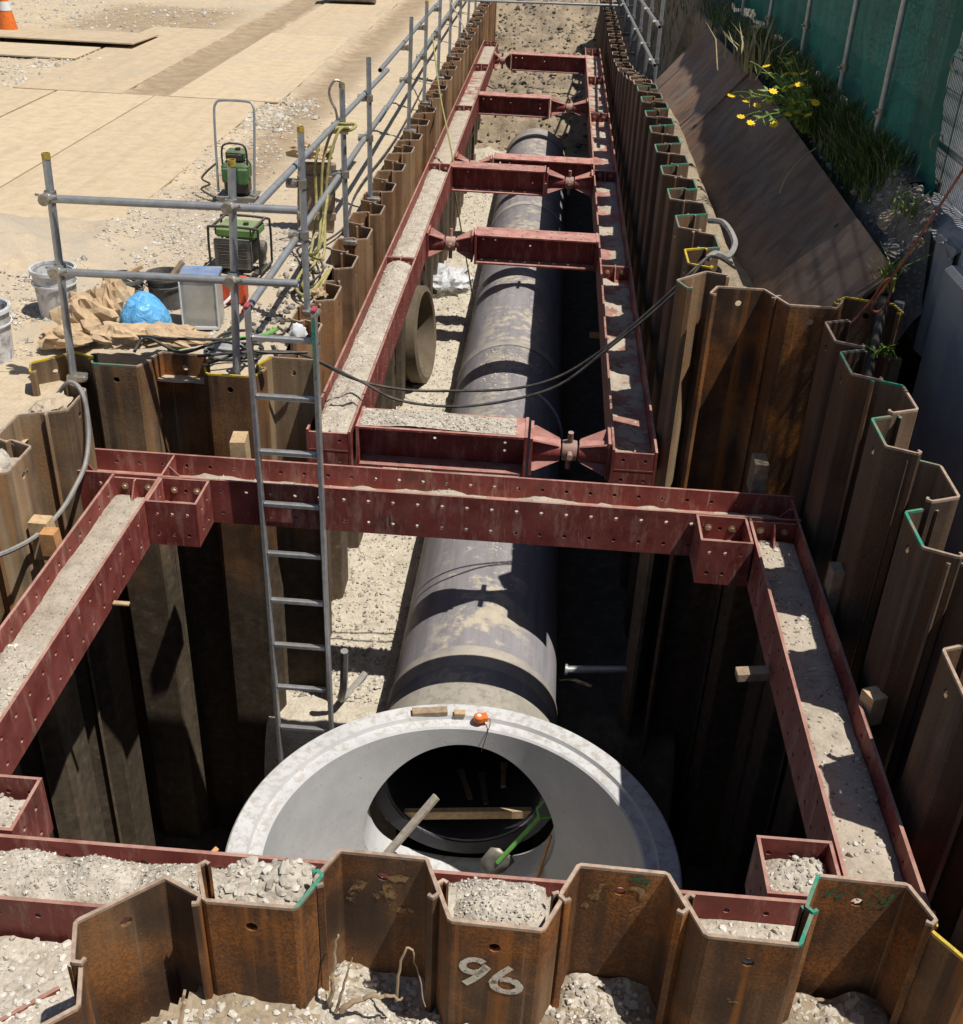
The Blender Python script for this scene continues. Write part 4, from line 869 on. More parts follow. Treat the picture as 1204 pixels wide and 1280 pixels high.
for k in range(5):
    fill('earth_fill', (-1.355, yl[k] + .05, 0), (-1.355, yl[k + 1] - .06, 0), WW, ZWT, [.085, .055, .05, .02, .03][k], 'grey earth lying in the %s left trench beam' % who[k], 'gravel' if k < 2 else 'dirt', [1100, 500, 250, 60, 60][k], .0085, seed=20 + k, prof=(lambda u, v: .7 + .8 * math.exp(-((u - .15) / .12) ** 2) + .6 * math.exp(-((u - .95) / .1) ** 2)))
    fill('earth_fill', (0.705, yr[k] + .05, 0), (0.705, yr[k + 1] - .06, 0), WW, ZWT, .012, 'dust lying in the %s right trench beam' % who[k], 'dirt', 40, .010, seed=30 + k)
fill('gravel_fill', (-1.17, 6.86, 0), (-0.1, 6.86, 0), .255, ZT - .001, .026, 'gravel and dust on top of the nearest strut', 'gravel', 650, .010, seed=40, prof=lambda u, v: .05 + 1.1 * math.exp(-((u - .42) / .25) ** 2))
# gravel shelf behind the corner piles at lower left
mb = grid(steps(-2.6, -1.0, .03), steps(1.3, 2.62, .03), lambda x, y: ZS - .19 + .03 * fbm(x, y, 50, 5, 4), 0, None, True, lambda x, y: y - 2.62 < (x + 1.28) * -.0 and (y - x) > 3.36)
pts = []; sz = []
for i in range(1600):
    x = RNG.uniform(-2.4, -1.1); y = RNG.uniform(1.5, 2.62)
    if y - x > 3.42: pts.append((x, y, ZS - .188 + .03 * fbm(x, y, 50, 5, 4))); sz.append(RNG.choice([.006, .010, .016]))
stones(mb, pts, sz, (1, 2))
tag(obj('gravel_shelf', mb, ['gravel', 'stone', 'stone_white']), 'pale gravel behind the corner piles at the lower left', 'gravel', None, 'stuff')

# ------------------------------------------------------------------ pipeline and manhole
XP, ZP, RO, RIN = -0.29, -2.71, 0.627, 0.55
RY = Matrix.Rotation(-PI / 2, 4, 'X')
GP = 'pipe sections laid in the trench'
for k, (y0, y1, lab) in enumerate([(5.68, 12.35, 'nearest grey pipe section, running into the concrete manhole'), (12.35, 18.35, 'middle grey pipe section with earth on its crown'), (18.35, 23.9, 'farthest grey pipe section with an open rimmed end')]):
    t = thing('drain_pipe', lab, 'pipe', (XP, y0, ZP), 0, GP); L = y1 - y0
    b = MB(); b.lathe([(RIN, 0), (RO, 0), (RO, L - .03), (RO - .02, L - .004), (RIN, L - .004)], 72, 0, True, RY, True); obj('barrel', b, ['pipe'], t)
    b = MB(); b.lathe([(RIN - .002, .01), (RIN - .002, L - .05), (RIN - .008, L - .05), (RIN - .008, .01)], 64, 0, True, RY, True); obj('lining', b, 'pipe_lining', t)  # added dark inner skin, paints the inside of the pipe as shade
    b = MB(); e = 0.012
    if k < 2: b.lathe([(RO + e, L - .19), (RO + e, L - .012), (RO + .001, L - .01), (RO + .001, L - .192)], 72, 0, False, RY, True)
    else: b.lathe([(RO + e, L - .75), (RO + e, L - .012), (RO + .001, L - .01), (RO + .001, L - .752)], 72, 0, False, RY, True)
    obj('collar', b, 'pipe_end', t)
    b = MB(); b.lathe([(RO + .006, L - .008), (RO + .006, L + .004), (RO - .03, L + .004), (RO - .03, L - .008)], 72, 0, False, RY, True); obj('seal_ring', b, 'pipe_dark', t)
    if k == 0:
        b = MB(); b.lathe([(RO + .014, .55), (RO + .014, .75), (RO + .001, .765), (RO + .001, .53)], 72, 0, True, RY, True); obj('joint_band', b, 'pipe_end', t)
        b = MB(); b.lathe([(RO + .045, .02), (RO + .05, .30), (RO + .002, .34), (RO + .002, .02)], 72, 0, True, RY, True); obj('mortar_collar', b, 'collar_grey', t)
        b = MB(); b.tube([(math.cos(a) * (RO + .012), 5.35, math.sin(a) * (RO + .012)) for a in [math.radians(d) for d in range(-60, 62, 5)]], .018, 6); obj('lifting_strap', b, 'white_plastic', t)
# sand heaped along the crown
mb = MB(); pts = []; sz = []
for i in range(1500):
    y = RNG.uniform(7.2, 13.5); th = RNG.normal(0.08, .28)
    if fbm(th * 1.2, y, 77, 3, .9) < -0.02: continue
    pts.append((XP + math.sin(th) * RO, y, ZP + math.cos(th) * RO + .003)); sz.append(RNG.choice([.006, .010, .016], p=[.5, .35, .15]))
stones(mb, pts, sz, (0, 0, 1), True)
tag(obj('crown_gravel', mb, ['stone', 'stone_white']), 'gravel crumbs lying on the crown of the pipe', 'gravel', None, 'stuff')
# manhole
MX, MY, MZ = -0.27, 4.45, -2.03
RO2, RI2 = 1.297, 1.09
t = thing('manhole', 'large white precast concrete manhole ring with the pipe entering its back wall', 'manhole', (MX, MY, -3.6))
zt = MZ + 3.6
b = MB(); b.lathe([(RO2, 0), (RO2, zt - .012), (RO2 - .012, zt), (RI2 + .085, zt), (RI2 + .075, zt - .028), (RI2 + .012, zt - .032), (RI2, zt - .045), (RI2, .0)], 128, 0, True, None, True)
ring = obj('ring_wall', b, 'conc_white', t)
b = MB(); b.lathe([(0, -.9), (.65, -.9), (.65, .9), (0, .9)], 72, 0, True, Matrix.Translation((XP - MX, 1.25, -2.86 + 3.6)) @ RY)
cut = obj('cutter', b, 'conc_floor'); cut.location = (MX, MY, -3.6)
mod = ring.modifiers.new('hole', 'BOOLEAN'); mod.object = cut; mod.operation = 'DIFFERENCE'; mod.solver = 'EXACT'
bpy.context.view_layer.update(); dg = bpy.context.evaluated_depsgraph_get()
nm = bpy.data.meshes.new_from_object(ring.evaluated_get(dg)); ring.modifiers.clear(); ring.data = nm; nm.name = 'ring_wall'; nm.set_sharp_from_angle(angle=math.radians(25))
bpy.data.objects.remove(cut)
b = MB(); b.lathe([(0, .05), (RI2 - .003, .07), (RI2 - .003, .02), (0, .02)], 64, 0, False); obj('floor', b, 'conc_floor', t)
b = MB(); b.lathe([(RIN + .004, 1.215), (.665, 1.215), (.665, 1.32), (RIN + .004, 1.30)], 64, 0, True, Matrix.Translation((XP - MX, 0, ZP + 3.6)) @ RY, True); obj('mortar_seal', b, 'pipe_lining', t)  # mortar in the painted shade colour of the pipe's inside
# things on and in the manhole
def stick(name, a, b_, w, h, mat, label, cat, roll=0.0, group=None):
    a = Vector(a); b_ = Vector(b_); L = (b_ - a).length; m = MB(); m.box((0, 0, 0), (L, w, h), 0, None, .003)
    o = obj(name, m, mat); d = (b_ - a).normalized()
    o.rotation_mode = 'QUATERNION'; o.rotation_quaternion = d.to_track_quat('X', 'Z') @ Matrix.Rotation(roll, 3, 'X').to_quaternion(); o.location = (a + b_) / 2
    return tag(o, label, cat, group)
stick('timber_block', (-0.65, 5.60, MZ + .014), (-0.42, 5.64, MZ + .016), .06, .032, 'wood_old', 'weathered timber offcut lying on the manhole rim left of the tape measure', 'timber')
stick('timber_block', (-0.375, 5.625, MZ + .014), (-0.30, 5.63, MZ + .014), .045, .026, 'wood', 'small pale wood block on the manhole rim beside the tape measure', 'timber')
t = thing('tape_measure', 'orange tape measure on the manhole rim with its cord hanging inside', 'tape measure', (-0.205, 5.585, MZ + .001), .3)
b = MB(); b.lathe([(0, .045), (.03, .045), (.036, .038), (.036, .006), (.03, 0), (0, 0)], 18, 0, True); b.box((0.03, 0.0, .022), (.05, .06, .042), 0, None, .006); obj('case', b, 'tape', t)
b = MB(); b.lathe([(0, .048), (.014, .048), (.016, .045), (0, .044)], 12, 0, True); obj('hub', b, 'white_plastic', t)
b = MB(); b.tube([(.05, -.01, .02), (.065, -.03, .03), (.06, -.06, .01), (.03, -.09, -.06), (.0, -.10, -.18)], .003, 6); obj('cord', b, 'black', t)
stick('timber_batten', (-0.85, 5.72, -3.10), (0.27, 5.74, -2.98), .045, .075, 'wood', 'pale timber batten wedged across the pipe mouth', 'timber')
stick('timber_plank', (-1.02, 5.02, -3.22), (-0.46, 5.44, -2.60), .055, .03, 'wood_grey', 'grey plank leaning diagonally in the manhole before the pipe mouth', 'timber')
stick('timber_plank', (-1.14, 5.18, -3.22), (-0.95, 5.43, -3.05), .09, .035, 'wood', 'short pale board on the manhole floor at left', 'timber')
stick('copper_rod', (0.26, 5.36, -3.25), (0.33, 5.42, -2.86), .02, .02, 'wood_orange', 'thin orange-brown stick standing at the right of the pipe mouth', 'stick')
t = thing('shovel', 'green-handled shovel leaning upright against the pipe mouth', 'shovel', (0, 0, 0))
A = Vector((-0.10, 5.36, -3.24)); Bv = Vector((0.25, 5.47, -2.74)); d = (Bv - A).normalized(); sd_ = Vector((0, 1, 0)).cross(d).normalized()
b = MB(); b.tube([A + d * .14, Bv], .017, 8); obj('shaft', b, 'green_plastic', t)
b = MB(); b.tube([Bv - d * .01, Bv + d * .04 + sd_ * .06, Bv + d * .12 + sd_ * .06, Bv + d * .12 - sd_ * .06, Bv + d * .04 - sd_ * .06, Bv - d * .01], .012, 6); obj('grip', b, 'green_plastic', t)
b = MB(); vs = []; 
for u, w in ((-.02, .0), (.02, .06), (.08, .10), (.20, .105), (.23, .05)):
    for v in (-1, 0, 1): p = A + d * u + sd_ * (v * w) + Vector((0, 1, 0)) * (0.02 * abs(v)); vs.append(tuple(p))
b.add(vs, [(3 * i + j, 3 * i + j + 1, 3 * i + j + 4, 3 * i + j + 3) for i in range(4) for j in range(2)], 0, True); bl = obj('blade', b, 'machine_grey', t); so_ = bl.modifiers.new('thick', 'SOLIDIFY'); so_.thickness = .004
stick('timber_stake', (-1.40, 3.42, -1.25), (-1.26, 3.36, -0.93), .05, .022, 'wood_orange', 'orange timber stake poking up between the front beam and the manhole', 'timber')
# tools lying inside the pipe
for k, (x, y, rz, L, lab) in enumerate([(-0.30, 6.2, 1.9, .26, 'short stick lying inside the pipe mouth, left of the others'), (-0.16, 6.15, 1.75, .28, 'chisel-like tool lying inside the pipe mouth'), (-0.02, 6.25, 1.6, .2, 'wood offcut lying inside the pipe mouth at right')]):
    m = MB(); m.box((0, 0, 0), (L, .04, .03), 0, None, .004); m.box((L / 2 + .03, 0, 0), (.06, .055, .02), 0, None, .004); o = obj('small_tool', m, ['wood_old', 'machine_grey', 'wood'][k]); o.location = (x, y, ZP - RIN * math.sqrt(max(0, 1 - ((x - XP) / RIN) ** 2)) + .02); o.rotation_euler = (0, 0, rz); tag(o, lab, 'tool')

# wedges between wales and piles
GWd = 'timber wedges behind the wales'
def wedge(x, y, z, s, rz, label, mat='wood', slope=.5):
    a, b_, h = s; m = MB(); m.prism([(-a / 2, -h / 2), (a / 2, -h / 2), (a / 2 * slope, h / 2), (-a / 2, h / 2)], -b_ / 2, b_ / 2, 'y'); o = obj('timber_wedge', m, mat); o.location = (x, y, z); o.rotation_euler = (0, 0, rz); return tag(o, label, 'timber wedge', GWd)
wedge(-1.84, 6.20, ZS - .02, (.1, .16, .20), 0.1, 'two-tone timber wedge behind the rear wale, left of the ladder', 'wood', .9)
wedge(1.44, 6.22, ZS + .05, (.09, .16, .22), 0, 'dark timber wedge behind the rear wale at its right end', 'wood_old', .9)
wedge(1.715, 5.05, ZS - .01, (.14, .11, .32), 0, 'tall square timber wedge with grey top behind the right wale', 'wood_old', 1)
wedge(1.675, 4.12, ZS - .01, (.08, .09, .16), .4, 'small pale timber wedge behind the right wale', 'wood', 1)
wedge(-2.64, 5.06, ZS - .03, (.13, .09, .24), 0, 'tall pale timber wedge under the grey hose behind the left wale', 'wood', .6)
wedge(-2.57, 4.98, ZS - .0, (.09, .08, .14), 0, 'small orange timber wedge behind the left wale', 'wood_orange', .8)
stick('timber_batten', (1.16, 4.65, -0.75), (1.345, 4.66, -0.73), .07, .05, 'wood_old', 'timber end sticking out under the right wale', 'timber')
stick('timber_batten', (-2.21, 4.83, -0.72), (-2.12, 4.83, -0.72), .03, .015, 'wood', 'thin pale lath sticking out under the left wale', 'timber')
# pipe collar standing in the trench
t = thing('concrete_pipe_collar', 'tan concrete pipe collar standing on edge beside the left trench beam', 'pipe collar', (-1.58, 12.95, -2.90 + .55), 0)
b = MB(); XR = Matrix.Rotation(PI / 2, 4, 'Y') @ Matrix.Identity(4)
b.lathe([(.46, -.2), (.57, -.2), (.575, -.02), (.545, .0), (.545, .02), (.60, .05), (.60, .2), (.53, .22), (.50, .2), (.47, .0)], 40, 0, True, XR, True); obj('ring', b, 'collar_tan', t)
b = MB(); b.lathe([(0.0, -.19), (.46, -.19), (.46, -.16), (0, -.16)], 40, 0, False, XR); obj('back_cover', b, 'pipe_dark', t); t.rotation_euler = (0, -.10, -.10)
# plastic bag in trench
def blob(name, loc, s, mat, label, cat, n=20, amp=.35, fs=2.2, seed=0, flat=True, parent=None, rz=0.0, ridged=False):
    mb = MB(); vs = []; m_ = n // 2
    for j in range(m_ + 1):
        th = PI * j / m_
        for i in range(n):
            ph = 2 * PI * i / n; d = Vector((math.sin(th) * math.cos(ph), math.sin(th) * math.sin(ph), math.cos(th)))
            q = d * fs; f = mnoise.fractal(q + Vector((seed, 0, 0)), .8, 2.1, 4)
            if ridged: f = abs(f) * 2 - .6
            r = 1 + amp * f; p = Vector((d.x * s[0] * r, d.y * s[1] * r, d.z * s[2] * r))
            if flat: p.z = max(p.z, -s[2] * .55)
            vs.append(tuple(p))
    fs_ = [(j * n + i, j * n + (i + 1) % n, (j + 1) * n + (i + 1) % n, (j + 1) * n + i) for j in range(m_) for i in range(n)]
    mb.add(vs, fs_, 0, not ridged); o = obj(name, mb, mat, parent); o.location = loc; o.rotation_euler = (0, 0, rz)
    if label: tag(o, label, cat)
    return o
blob('plastic_bag', (-1.40, 16.2, -2.75), (.30, .35, .16), 'film', 'crumpled clear plastic bag lying on the trench bed', 'plastic bag', 28, .5, 2.5, 3)
b = MB(); b.tube([(.42, 6.9, -2.6), (.95, 6.94, -2.58)], .03, 10); b.tube([(.42, 6.9, -2.6), (.40, 6.9, -2.6)], .045, 10); tag(obj('steel_tube', b, 'galv'), 'short steel tube poking from the dark right trench wall', 'tube')
b = MB(); b.box((.62, 11.3, -1.55), (.12, .05, .05)); tag(obj('timber_block', b, 'wood_orange'), 'small orange timber end under the second right trench beam', 'timber')
# brackets carrying the trench wales (angle iron on the piles)
for k, y in enumerate((7.4, 12.4, 15.9, 19.6)):
    m = MB(); m.prism([(0, 0), (.34, 0), (.34, -.02), (.03, -.30), (0, -.30)], -.012, .012, 'y'); m.box((.17, 0, -.006), (.34, .09, .012))
    o = obj('wale_bracket', m, 'machine_black'); o.location = (-1.565, y, ZT - HB - .004); tag(o, ['dark steel bracket under the nearest left trench beam', 'dark steel bracket under the second left trench beam', 'dark steel bracket under the third left trench beam', 'dark steel bracket under the fourth left trench beam'][k], 'bracket', 'brackets under the left trench beams')

# ------------------------------------------------------------------ ladder
t = thing('ladder', 'aluminium ladder standing in the shaft against the rear beam', 'ladder', (-1.41, 5.715, 0.69), 0, None, (math.radians(.6), 0, 0))
for sx in (-1, 1):
    m = MB(); m.box((sx * .185, 0, -1.95), (.026, .06, 3.9), 0, None, .004); r = obj('rail', m, 'alu', t)
    m = MB(); m.box((sx * .185, 0, .012), (.029, .063, .02), 0, None, .006); obj('end_cap', m, 'pink', r)
    if sx > 0: m = MB(); m.box((sx * .185, -.0325, -.2), (.02, .003, .36)); obj('edge_sticker', m, 'rim_green', r)
for i in range(11):
    m = MB(); m.box((0, 0, -.175 - i * .36), (.344, .034, .034), 0, None, .007); obj('rung', m, 'alu', t)

# ------------------------------------------------------------------ scaffold railings
def coupler(parent, p, rz=0.0):
    m = MB(); m.tube([(0, 0, -.03), (0, 0, .03)], .036, 10); m.tube([(.0, .05, 0), (.0, .11, 0)], .034, 10); m.box((0, .055, 0), (.06, .05, .055), 0, None, .008)
    c = obj('coupler', m, 'clamp', parent); c.location = p; c.rotation_euler = (0, 0, rz)
    m = MB(); m.tube([(.03, .02, 0), (.085, .02, .01)], .008, 6); m.tube([(-.03, .09, 0), (-.08, .09, .02)], .008, 6); obj('bolt', m, 'clamp', c); return c
def post(parent, x, y, z0, z1, cap=True, dx=0, dy=0):
    m = MB(); m.hollow((x, y, z0), (x + dx, y + dy, z1), .0243, .020, 14); p = obj('post', m, 'galv', parent)
    if cap: m = MB(); m.hollow((x + dx, y + dy, z1 - .035), (x + dx, y + dy, z1 + .002), .0255, .0195, 14); obj('painted_top', m, 'yellow', p)
    m = MB(); m.box((x + .03, y, z0 + .03), (.13, .08, .05), 0, None, .01); m.tube([(x + .09, y - .05, z0 + .03), (x + .09, y + .05, z0 + .03)], .009, 6); obj('base_clamp', m, 'clamp', p)
    return p
def rail(parent, a, b_): m = MB(); m.hollow(a, b_, .0243, .020, 14); return obj('rail', m, 'galv', parent)
t = thing('scaffold_railing', 'grey scaffold tube railing across the back left of the shaft', 'railing', (0, 0, 0))
post(t, -3.00, 6.50, -.20, 1.26, True, .05, 0); post(t, -1.93, 6.52, -.30, 1.28, True, .08, 0)
rail(t, (-3.00, 6.44, 1.01), (-1.45, 6.44, 1.03)); rail(t, (-3.02, 6.44, .56), (-1.47, 6.44, .58))
for x, z in ((-2.96, 1.01), (-2.97, .56), (-1.865, 1.025), (-1.885, .575)): coupler(t, (x, 6.50, z), PI)
t = thing('scaffold_railing', 'long grey scaffold railing along the left edge of the trench', 'railing', (0, 0, 0))
PY = [7.88, 9.63, 11.03, 14.16, 15.9, 17.85, 19.8, 21.8, 23.9, 26.0, 28.0]
for k, y in enumerate(PY):
    x = -1.74 - .004 * (y - 8); post(t, x, y, -.19, 1.19 - .008 * (y - 8), k in (0, 1, 4, 5), random.uniform(-.02, .03), 0)
    for z in (.80, .43): coupler(t, (x, y, z), PI / 2)
rail(t, (-1.80, 6.75, .93), (-1.80, 12.6, .80)); rail(t, (-1.82, 12.2, .86), (-1.86, 18.2, .82)); rail(t, (-1.87, 17.8, .80), (-1.93, 29, .80))
rail(t, (-1.80, 6.42, .39), (-1.80, 12.5, .44)); rail(t, (-1.82, 12.1, .38), (-1.86, 18.2, .45)); rail(t, (-1.87, 17.8, .43), (-1.93, 29, .43))
m = MB(); m.hollow((-1.80, 6.40, .39), (-1.80, 6.47, .3915), .0262, .0195, 14); obj('pink_end', m, 'pink', t)
t = thing('scaffold_railing', 'grey scaffold railing along the far right edge of the trench', 'railing', (0, 0, 0))
for k, y in enumerate((16.3, 18.2, 20.2, 22.4, 25, 27.6)):
    x = 1.36; z0 = pile_top_R(y) - .2; post(t, x, y, z0, z0 + 1.45, False)
    for z in (.98 - .03 * (y - 15.7), .5 - .03 * (y - 15.7)): coupler(t, (x, y, z), PI / 2)
rail(t, (1.30, 15.72, .98), (1.30, 29, .58)); rail(t, (1.30, 15.8, .5), (1.30, 29, .12))
b = MB(); b.hollow((-2.1, 26.2, .02), (1.9, 26.2, .08), .026, .02, 10); tag(obj('scaffold_tube', b, 'galv'), 'scaffold tube laid across the far end of the trench', 'tube')
t = thing('white_board', 'white board hanging on the left railing far down the trench', 'board', (-1.52, 18.0, .72), 0, None, (0, -.55, .2))
m = MB(); m.box((0, 0, 0), (.012, .16, .62), 0, None, .003); obj('panel', m, 'white_plastic', t)
m = MB(); m.tube([(0, .05, .3), (-.05, .05, .36)], .004, 6); m.tube([(0, -.05, .3), (-.05, -.05, .36)], .004, 6); obj('tie', m, 'black', t)

# ------------------------------------------------------------------ hoses and cables
def spline(pts, k=6):
    P = [Vector(p) for p in pts]; out = []
    for i in range(len(P) - 1):
        p0, p1, p2, p3 = P[max(i - 1, 0)], P[i], P[i + 1], P[min(i + 2, len(P) - 1)]
        for j in range(k):
            t_ = j / k; out.append(0.5 * ((2 * p1) + (p2 - p0) * t_ + (2 * p0 - 5 * p1 + 4 * p2 - p3) * t_ ** 2 + (3 * p1 - p0 - 3 * p2 + p3) * t_ ** 3))
    return out + [P[-1]]
def cable(name, pts, r, mat, label, cat='cable', n=7, k=6, group=None):
    m = MB(); m.tube(spline(pts, k), r, n); return tag(obj(name, m, mat), label, cat, group)
cable('power_cable', [(-2.2, 6.62, -.02), (-1.85, 6.75, -.02), (-1.62, 7.1, -.17), (-1.29, 7.2, -.37), (-.95, 7.2, -.43), (-.61, 7.2, -.42), (-.15, 7.2, -.37), (.18, 7.2, -.25), (.49, 7.2, 0), (.78, 7.22, .3), (.98, 7.26, .52), (1.12, 7.4, .60), (1.3, 7.55, .52)], .010, 'black', 'upper of the two black cables sagging across the trench', group='black cables sagging across the trench')
cable('power_cable', [(-2.15, 6.7, 0), (-1.85, 6.72, -.02), (-1.62, 7.0, -.12), (-1.22, 7.1, -.34), (-.94, 7.1, -.47), (-.54, 7.1, -.49), (-.15, 7.1, -.41), (.18, 7.1, -.27), (.48, 7.15, -.01), (.79, 7.2, .285), (.99, 7.24, .505), (1.12, 7.36, .62), (1.32, 7.5, .5)], .010, 'black', 'lower of the two black cables sagging across the trench', group='black cables sagging across the trench')
cable('grey_hose', [(1.20, 8.2, .62), (1.28, 8.0, .66), (1.33, 7.75, .60), (1.26, 7.55, .56), (1.16, 7.42, .62), (1.1, 7.36, .60)], .022, 'greyhose', 'grey hose looped over the yellow-rimmed right pile', 'hose')
cable('grey_hose', [(-3.5, 4.9, -.19), (-3.22, 5.5, -.19), (-3.1, 5.85, -.19), (-2.97, 6.08, -.14), (-2.84, 6.08, -.01), (-2.72, 5.98, -.03), (-2.68, 5.90, -.22), (-2.66, 5.75, -.37), (-2.655, 5.55, -.43), (-2.65, 5.3, -.455), (-2.66, 5.0, -.43), (-2.67, 4.75, -.36), (-2.70, 4.5, -.28), (-2.74, 4.1, -.2)], .014, 'greyhose', 'grey hose drooping over the left wall of the shaft onto a wedge', 'hose')
cable('grey_hose', [(-1.25, 6.42, -2.2), (-1.28, 6.5, -2.6), (-1.33, 6.7, -2.9), (-1.2, 7.0, -2.88)], .03, 'greyhose', 'grey hose hanging behind the ladder foot', 'hose')
for k, (pts, lab) in enumerate([
    ([(-3.0, 6.75, -.05), (-2.7, 6.78, .02), (-2.35, 6.72, .05), (-2.0, 6.85, .02), (-1.75, 7.1, -.03), (-1.85, 7.4, -.1)], 'black cable running along the pile tops behind the paper sacks'),
    ([(-2.62, 6.62, -.02), (-2.55, 6.7, .05), (-2.3, 6.62, .0), (-2.05, 6.7, .06), (-1.8, 6.66, .02), (-1.5, 6.75, .0)], 'black cable draped over the rust orange pile'),
    ([(-2.15, 6.66, .0), (-2.1, 6.9, .03), (-1.9, 6.95, .04), (-1.95, 6.75, -.02), (-2.12, 6.58, -.05)], 'black cable loop hanging in the yellow-rimmed hollow'),
    ([(-1.96, 7.3, -.17), (-1.9, 7.0, -.15), (-2.05, 6.85, -.13), (-1.86, 6.8, -.1), (-1.9, 7.1, -.12), (-2.1, 7.2, -.16)], 'tangle of black cable beside the ladder head'),
    ([(-2.45, 8.9, -.15), (-2.75, 8.75, -.2), (-2.95, 8.45, -.19), (-2.8, 8.25, -.19)], 'thin cable trailing from the generator'),
    ([(-1.95, 8.4, -.2), (-1.82, 8.9, -.19), (-1.98, 9.5, -.19), (-1.86, 10.2, -.19), (-1.95, 11.5, -.19), (-1.88, 14, -.19), (-1.95, 18, -.19)], 'dark cable lying along the trench edge under the railing')]):
    cable('power_cable', pts, .010 if k != 4 else .006, 'black', lab)
cable('green_hose', [(-2.55, 7.05, -.18), (-2.3, 7.2, -.16), (-2.0, 7.4, -.18), (-1.9, 7.6, -.19)], .016, 'green_plastic', 'bright green hose beside the blue sack', 'hose')
for k, (dx, lab) in enumerate([(0, 'yellow rope hung in a loop from the railing post, left strand'), (.06, 'yellow rope hung in a loop from the railing post, right strand'), (.11, 'yellow rope hung short from the railing post')]):
    cable('yellow_rope', [(-1.70, 9.55, .84), (-1.86 + dx, 9.40, .84), (-1.93 + dx, 9.3, .6), (-1.92 + dx * .7, 9.2, .25), (-1.90 + dx, 8.8, -.02), (-1.95 + dx, 8.45, -.15 if k < 2 else .1), (-1.83 + dx, 8.3, -.18 if k < 2 else .2), (-1.72, 8.7, -.1 if k < 2 else .5)], .012, 'yellow_rope', lab, 'rope', group='yellow ropes on the railing')
cable('yellow_rope', [(-1.82, 9.60, .80), (-1.68, 9.56, .82), (-1.66, 9.68, .84), (-1.80, 9.70, .83), (-1.83, 9.58, .86), (-1.67, 9.55, .87)], .014, 'yellow_rope', 'yellow rope wound round the railing post top', 'rope')
cable('yellow_rope', [(-1.80, 17.2, .5), (-1.5, 15.4, .05), (-1.22, 14.2, -.42), (-1.18, 14.3, -.9), (-1.0, 14.6, -2.0), (-.9, 15, -2.8)], .010, 'yellow_rope', 'thin yellow line running from the railing down into the trench', 'rope')
cable('steel_hook_cable', [(-1.74, 9.6, 1.13), (-1.76, 9.6, 1.19), (-1.81, 9.58, 1.20), (-1.85, 9.56, 1.13), (-1.84, 9.56, 1.05), (-1.80, 9.56, .97), (-1.79, 9.58, .86)], .011, 'clamp', 'steel cable sling hooked over the railing post', 'sling')
cable('red_wire', [(2.36, 6.55, 1.55), (2.34, 6.6, 1.43), (2.13, 6.6, .88), (2.03, 6.6, .66), (2.02, 6.6, .58), (2.07, 6.6, .585), (2.105, 6.6, .68), (2.09, 6.6, .78), (2.05, 6.6, .76), (2.0, 6.62, .62), (1.86, 6.6, .40), (1.8, 6.55, .3)], .008, 'cable_red', 'red-brown wire with a loop hanging before the concrete wall', 'wire')

# ------------------------------------------------------------------ machines and containers on the left ground
def gz(x, y): return site_z(x, y)
# generator
t = thing('generator', 'small portable generator with black tube frame and light green top', 'generator', (-2.49, 8.86, gz(-2.49, 8.86)), -.06)
W, D, Hh = .56, .44, .50
m = MB()
for sy in (-1, 1):
    x, y = W / 2, sy * D / 2
    m.tube(spline([(-x, y, .05), (-x, y, Hh - .06), (-x + .06, y, Hh), (x - .06, y, Hh), (x, y, Hh - .06), (x, y, .05)], 4), .014, 8)
for z in (.05, Hh):
    for sx in (-1, 1): m.tube([(sx * (W / 2 - (.05 if z > .1 else 0)), -D / 2, z), (sx * (W / 2 - (.05 if z > .1 else 0)), D / 2, z)], .014, 8)
for sx in (-.5, 0.0, .5): m.tube([(sx * W * .7, -D / 2, Hh), (sx * W * .7, -D / 2, Hh - .08)], .008, 6)
obj('frame', m, 'machine_black', t)
m = MB(); m.box((0, .02, Hh - .075), (W - .1, D - .08, .10), 0, None, .025); tk = obj('fuel_tank', m, 'tank_green', t)
m = MB(); m.lathe([(0, .03), (.03, .03), (.03, 0), (0, 0)], 12, 0, False, Matrix.Translation((.08, 0, Hh - .025))); obj('fuel_cap', m, 'machine_black', tk)
m = MB(); m.box((-.03, -.17, .22), (.42, .06, .30), 0, None, .012); gp = obj('grille_panel', m, 'machine_grey', t)
for i in range(7):
    for sx in (-1, 1):
        m = MB(); m.box((-.03 + sx * .09, -.205, .11 + i * .034), (.15, .014, .016), 0, Matrix.Rotation(0, 4, 'X'), .004); obj('louvre', m, 'machine_black', gp)
m = MB(); m.box((-.02, .04, .20), (.36, .26, .24), 0, None, .02); obj('engine_block', m, 'machine_black', t)
m = MB(); m.lathe([(0, .06), (.06, .06), (.075, .04), (.075, 0), (0, 0)], 16, 0, False, Matrix.Translation((.23, 0, .26)) @ Matrix.Rotation(PI / 2, 4, 'Y')); m.box((.22, .08, .14), (.05, .14, .12), 0, None, .01); obj('side_housing', m, 'machine_grey', t)
for sx in (-1, 1):
    m = MB(); m.box((sx * .2, 0, .02), (.06, D, .04), 0, None, .008); obj('foot', m, 'machine_black', t)
t.scale = (.74, .74, .82)
